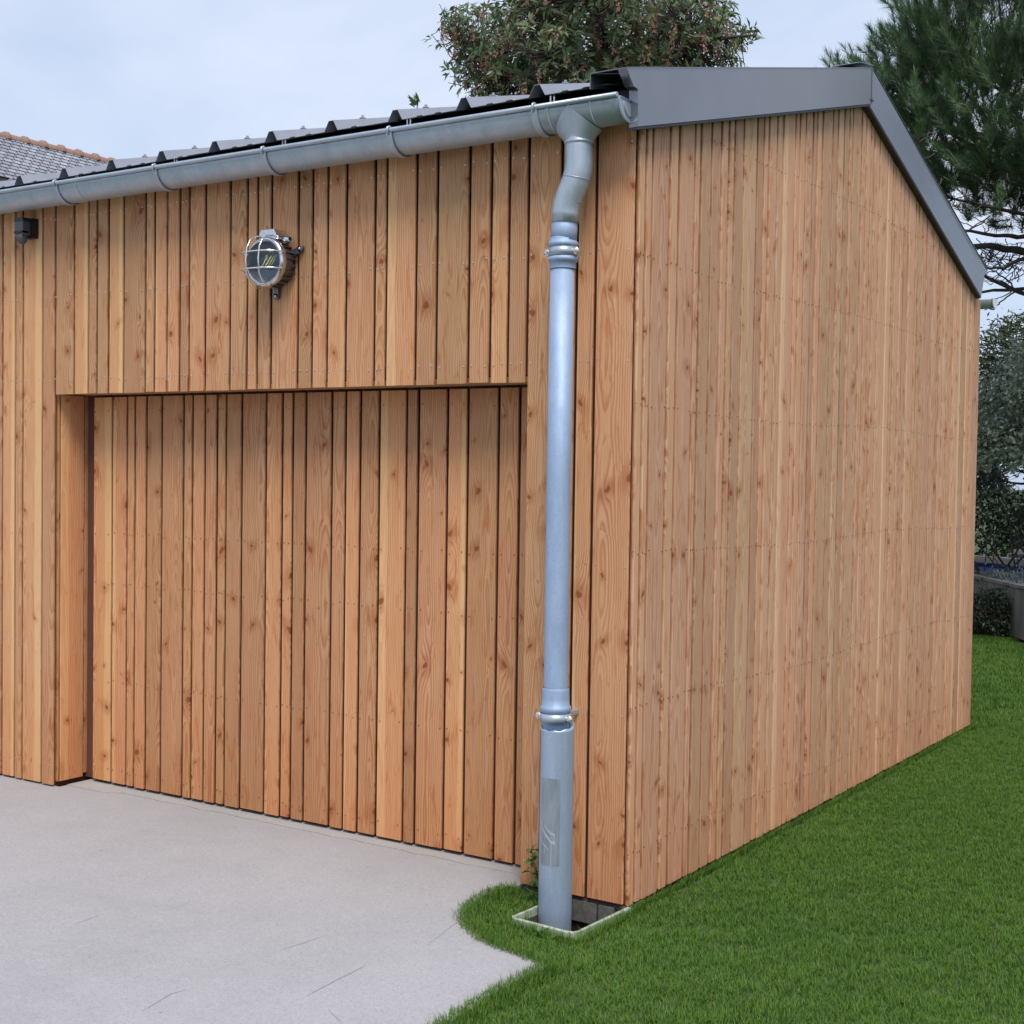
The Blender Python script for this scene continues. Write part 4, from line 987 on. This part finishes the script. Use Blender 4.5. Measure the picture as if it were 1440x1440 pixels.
# ------------------------------------------------------------------ lawn grass (one object; small patches of blades instanced on a grid)
def inside(poly, x, y):
    c = False; j = len(poly)-1
    for i in range(len(poly)):
        xi, yi = poly[i]; xj, yj = poly[j]
        if (yi > y) != (yj > y) and x < (xj-xi)*(y-yi)/(yj-yi)+xi: c = not c
        j = i
    return c
def grass(name, cells, S_, nbl, hmin, hmax, wid, lean):
    V, Fc, T, mk = [], [], [], []; k = 0
    for var in range(3):
        P = np.stack([rng.uniform(-S_*.56, S_*.56, nbl), rng.uniform(-S_*.56, S_*.56, nbl), np.zeros(nbl)], 1)
        a = rng.uniform(0, 2*PI, nbl); h = rng.uniform(hmin, hmax, nbl); ln = rng.uniform(.1, lean, nbl)*h; dx = np.stack([np.cos(a), np.sin(a), 0*a], 1); sx = np.stack([-np.sin(a), np.cos(a), 0*a], 1)
        up = np.array([0, 0, 1.]); b = P; m_ = P+dx*(ln*.3)[:, None]+up*(h*.55)[:, None]; t = P+dx*ln[:, None]+up*h[:, None]
        vv = np.stack([b-sx*wid, b+sx*wid, m_+sx*wid*.8, m_-sx*wid*.8, t], 1).reshape(-1, 3)
        kk = np.arange(nbl)[:, None]*5+k; ff = np.concatenate([kk+np.array([[0, 1, 2]]), kk+np.array([[0, 2, 3]]), kk+np.array([[3, 2, 4]])], 0)
        V.append(vv); Fc.append(ff); T.append(np.repeat(rng.random((nbl, 2)), 5, 0)); mk += [var+1]*(nbl*5); k += nbl*5
    V.append(np.array(cells)); T.append(np.zeros((len(cells), 2))); mk += [0]*len(cells)
    o = npmesh(name, np.concatenate(V), np.concatenate(Fc), GRASS, None, np.concatenate(T))
    at_ = o.data.attributes.new('patch', 'INT', 'POINT'); at_.data.foreach_set('value', np.array(mk, np.int32))
    ng = bpy.data.node_groups.new(name, 'GeometryNodeTree'); ng.interface.new_socket('Geometry', in_out='INPUT', socket_type='NodeSocketGeometry'); ng.interface.new_socket('Geometry', in_out='OUTPUT', socket_type='NodeSocketGeometry')
    gi = ng.nodes.new('NodeGroupInput'); go_ = ng.nodes.new('NodeGroupOutput'); l = ng.links.new
    at2 = ng.nodes.new('GeometryNodeInputNamedAttribute'); at2.data_type = 'INT'; at2.inputs['Name'].default_value = 'patch'
    outs = []
    for v in range(4):
        cmp_ = ng.nodes.new('FunctionNodeCompare'); cmp_.data_type = 'INT'; cmp_.operation = 'EQUAL'
        ia = [s for s in cmp_.inputs if s.type == 'INT']; l(at2.outputs['Attribute'], ia[0]); ia[1].default_value = v
        sg = ng.nodes.new('GeometryNodeSeparateGeometry'); sg.domain = 'POINT'; l(gi.outputs[0], sg.inputs['Geometry']); l(cmp_.outputs[0], sg.inputs['Selection']); outs.append(sg.outputs['Selection'])
    jn = ng.nodes.new('GeometryNodeJoinGeometry')
    for s_o in outs[1:][::-1]:
        g2 = ng.nodes.new('GeometryNodeGeometryToInstance'); l(s_o, g2.inputs[0]); l(g2.outputs[0], jn.inputs[0])
    m2p = ng.nodes.new('GeometryNodeMeshToPoints'); l(outs[0], m2p.inputs['Mesh'])
    ip = ng.nodes.new('GeometryNodeInstanceOnPoints'); l(m2p.outputs[0], ip.inputs['Points']); l(jn.outputs[0], ip.inputs['Instance']); ip.inputs['Pick Instance'].default_value = True
    rv = ng.nodes.new('FunctionNodeRandomValue'); rv.data_type = 'FLOAT_VECTOR'; rv.inputs[0].default_value = (-.04, -.04, 0); rv.inputs[1].default_value = (.04, .04, 6.283); l(rv.outputs[0], ip.inputs['Rotation'])
    rs2 = ng.nodes.new('FunctionNodeRandomValue'); rs2.data_type = 'FLOAT_VECTOR'; rs2.inputs[0].default_value = (.95, .95, .8); rs2.inputs[1].default_value = (1.1, 1.1, 1.15); l(rs2.outputs[0], ip.inputs['Scale'])
    l(ip.outputs[0], go_.inputs[0]); md = o.modifiers.new('grass', 'NODES'); md.node_group = ng
    return o
def ok(x, y, pad):
    if inside(drive_poly, x, y): return False
    if -7.2 < x < .0+pad and 0-.01 < y < 4.69+pad: return False
    if HX0-.02 < x < HX1+.02 and HY0-.03 < y < .02: return False
    return True
cells = []; S_ = .12
for i in range(-6, 30):
    for j in range(-26, 62):
        x, y = i*S_*.92+random.uniform(-.02, .02), j*S_*.92+random.uniform(-.02, .02)
        if y > 5.6 or x > .5+2.6 or not ok(x, y, .012): continue
        cells.append((x, y, -.032))
# finer cover right along the edges
ec_ = []
tag(grass('lawn', cells, .12, 520, .010, .026, .0013, 1.3), 'mown green lawn in front of the gable wall', 'grass', kind='stuff')
far = []; S2 = .30
for i in range(-24, 14):
    for j in range(0, 32):
        x, y = i*S2*.9+random.uniform(-.04, .04), 4.9+j*S2*.9+random.uniform(-.04, .04)
        if not ok(x, y, .16): continue
        if y < 5.5 and x > .0 and x < 3.1: continue
        q = Vector((x, y, 0))-pa; 
        if q.dot(nb) > -.12: continue
        far.append((x, y, -.032))
for i in range(0, 14):
    for j in range(-6, 20):
        x, y = 3.2+i*S2*.9, -3+j*S2*.9; far.append((x, y, -.032))
tag(grass('lawn', far, .30, 900, .025, .05, .0024, .8), 'far part of the green lawn beyond the garage', 'grass', kind='stuff')
# narrow fringe of longer blades along wall foot, pit and drive edge
fr = []
def fringe(a, b, n, sp, dens=1):
    for i in range(n):
        t = (i+random.random())/n; x = a[0]+(b[0]-a[0])*t+random.uniform(-sp, sp); y = a[1]+(b[1]-a[1])*t+random.uniform(-sp, sp); fr.append((x, y))
fringe((.030, -.02), (.030, 4.72), 9000, .012); 
for a, b in zip(drive_poly[2:15], drive_poly[3:16]):
    L1 = math.hypot(b[0]-a[0], b[1]-a[1]); fringe(a, b, int(L1*5200), .030); fringe((a[0]+.03, a[1]), (b[0]+.03, b[1]), int(L1*3000), .03)
fringe((-.275, -.395), (.03, -.41), 560, .016); fringe((.045, -.41), (.045, -.02), 900, .016); fringe((-.292, -.40), (-.285, -.06), 500, .012)
n = len(fr); P = np.array([(x, y, -.03) for x, y in fr]); a = rng.uniform(0, 2*PI, n); h = rng.uniform(.018, .050, n)*rng.uniform(.6, 1.1, n); ln = rng.uniform(.1, .8, n)*h
dx = np.stack([np.cos(a), np.sin(a), 0*a], 1); wx = np.where((P[:, 0] < .05) & (P[:, 1] > 0), 1, 0); dx[:, 0] = np.where(wx > 0, abs(dx[:, 0]), dx[:, 0]); sx = np.stack([-np.sin(a), np.cos(a), 0*a], 1)
up = np.array([0, 0, 1.]); m_ = P+dx*(ln*.3)[:, None]+up*(h*.55)[:, None]; t = P+dx*ln[:, None]+up*h[:, None]; wd_ = .0014
vv = np.stack([P-sx*wd_, P+sx*wd_, m_+sx*wd_*.8, m_-sx*wd_*.8, t], 1).reshape(-1, 3); kk = np.arange(n)[:, None]*5
ff = np.concatenate([kk+np.array([[0, 1, 2]]), kk+np.array([[0, 2, 3]]), kk+np.array([[3, 2, 4]])], 0)
o = npmesh('grass_fringe', vv, ff, GRASS, None, np.repeat(rng.random((n, 2)), 5, 0)); tag(o, 'longer grass blades along the foot of the wall and the edge of the driveway', 'grass', kind='stuff')

# weeds
def weed(loc, lab, n, L_, hmax, seed):
    g_ = np.random.default_rng(seed); t = tag(empty('weed', loc), lab, 'weed'); hs_ = g_.random(n)*hmax
    P = np.stack([g_.normal(size=n)*.010, g_.normal(size=n)*.008, hs_], 1); P[:, 0] += -.10*hs_/hmax*.4; Dd = unit(np.stack([g_.normal(size=n), g_.normal(size=n)-.3, g_.uniform(-.1, .9, n)], 1))
    V, Fc = leaf_arrays(P, Dd, rdir(n, 1.), g_.uniform(.6, 1.2, n)*L_, g_.uniform(.3, .5, n)*L_, .15, .25)
    leafobj('leaves', [(V, Fc, np.repeat(g_.random((n, 2))*.9, 5, 0))], L_WEED, t)
    MB().tube([(0, 0, 0), (-.015, 0, hmax*.5), (-.042, -.005, hmax)], [.0025, .002, .001], 5).build('stem', L_WEED, t)
weed((-.345, -.045, -.03), 'tall leafy weed against the boards left of the downpipe foot', 46, .040, .19, 1)
weed((-.300, -.085, -.10), 'dark leafy weed growing inside the drain box beside the pipe', 34, .036, .11, 2)
weed((-.085, -.425, -.03), 'tiny two leafed weed on the front rim of the drain box', 8, .034, .035, 3)
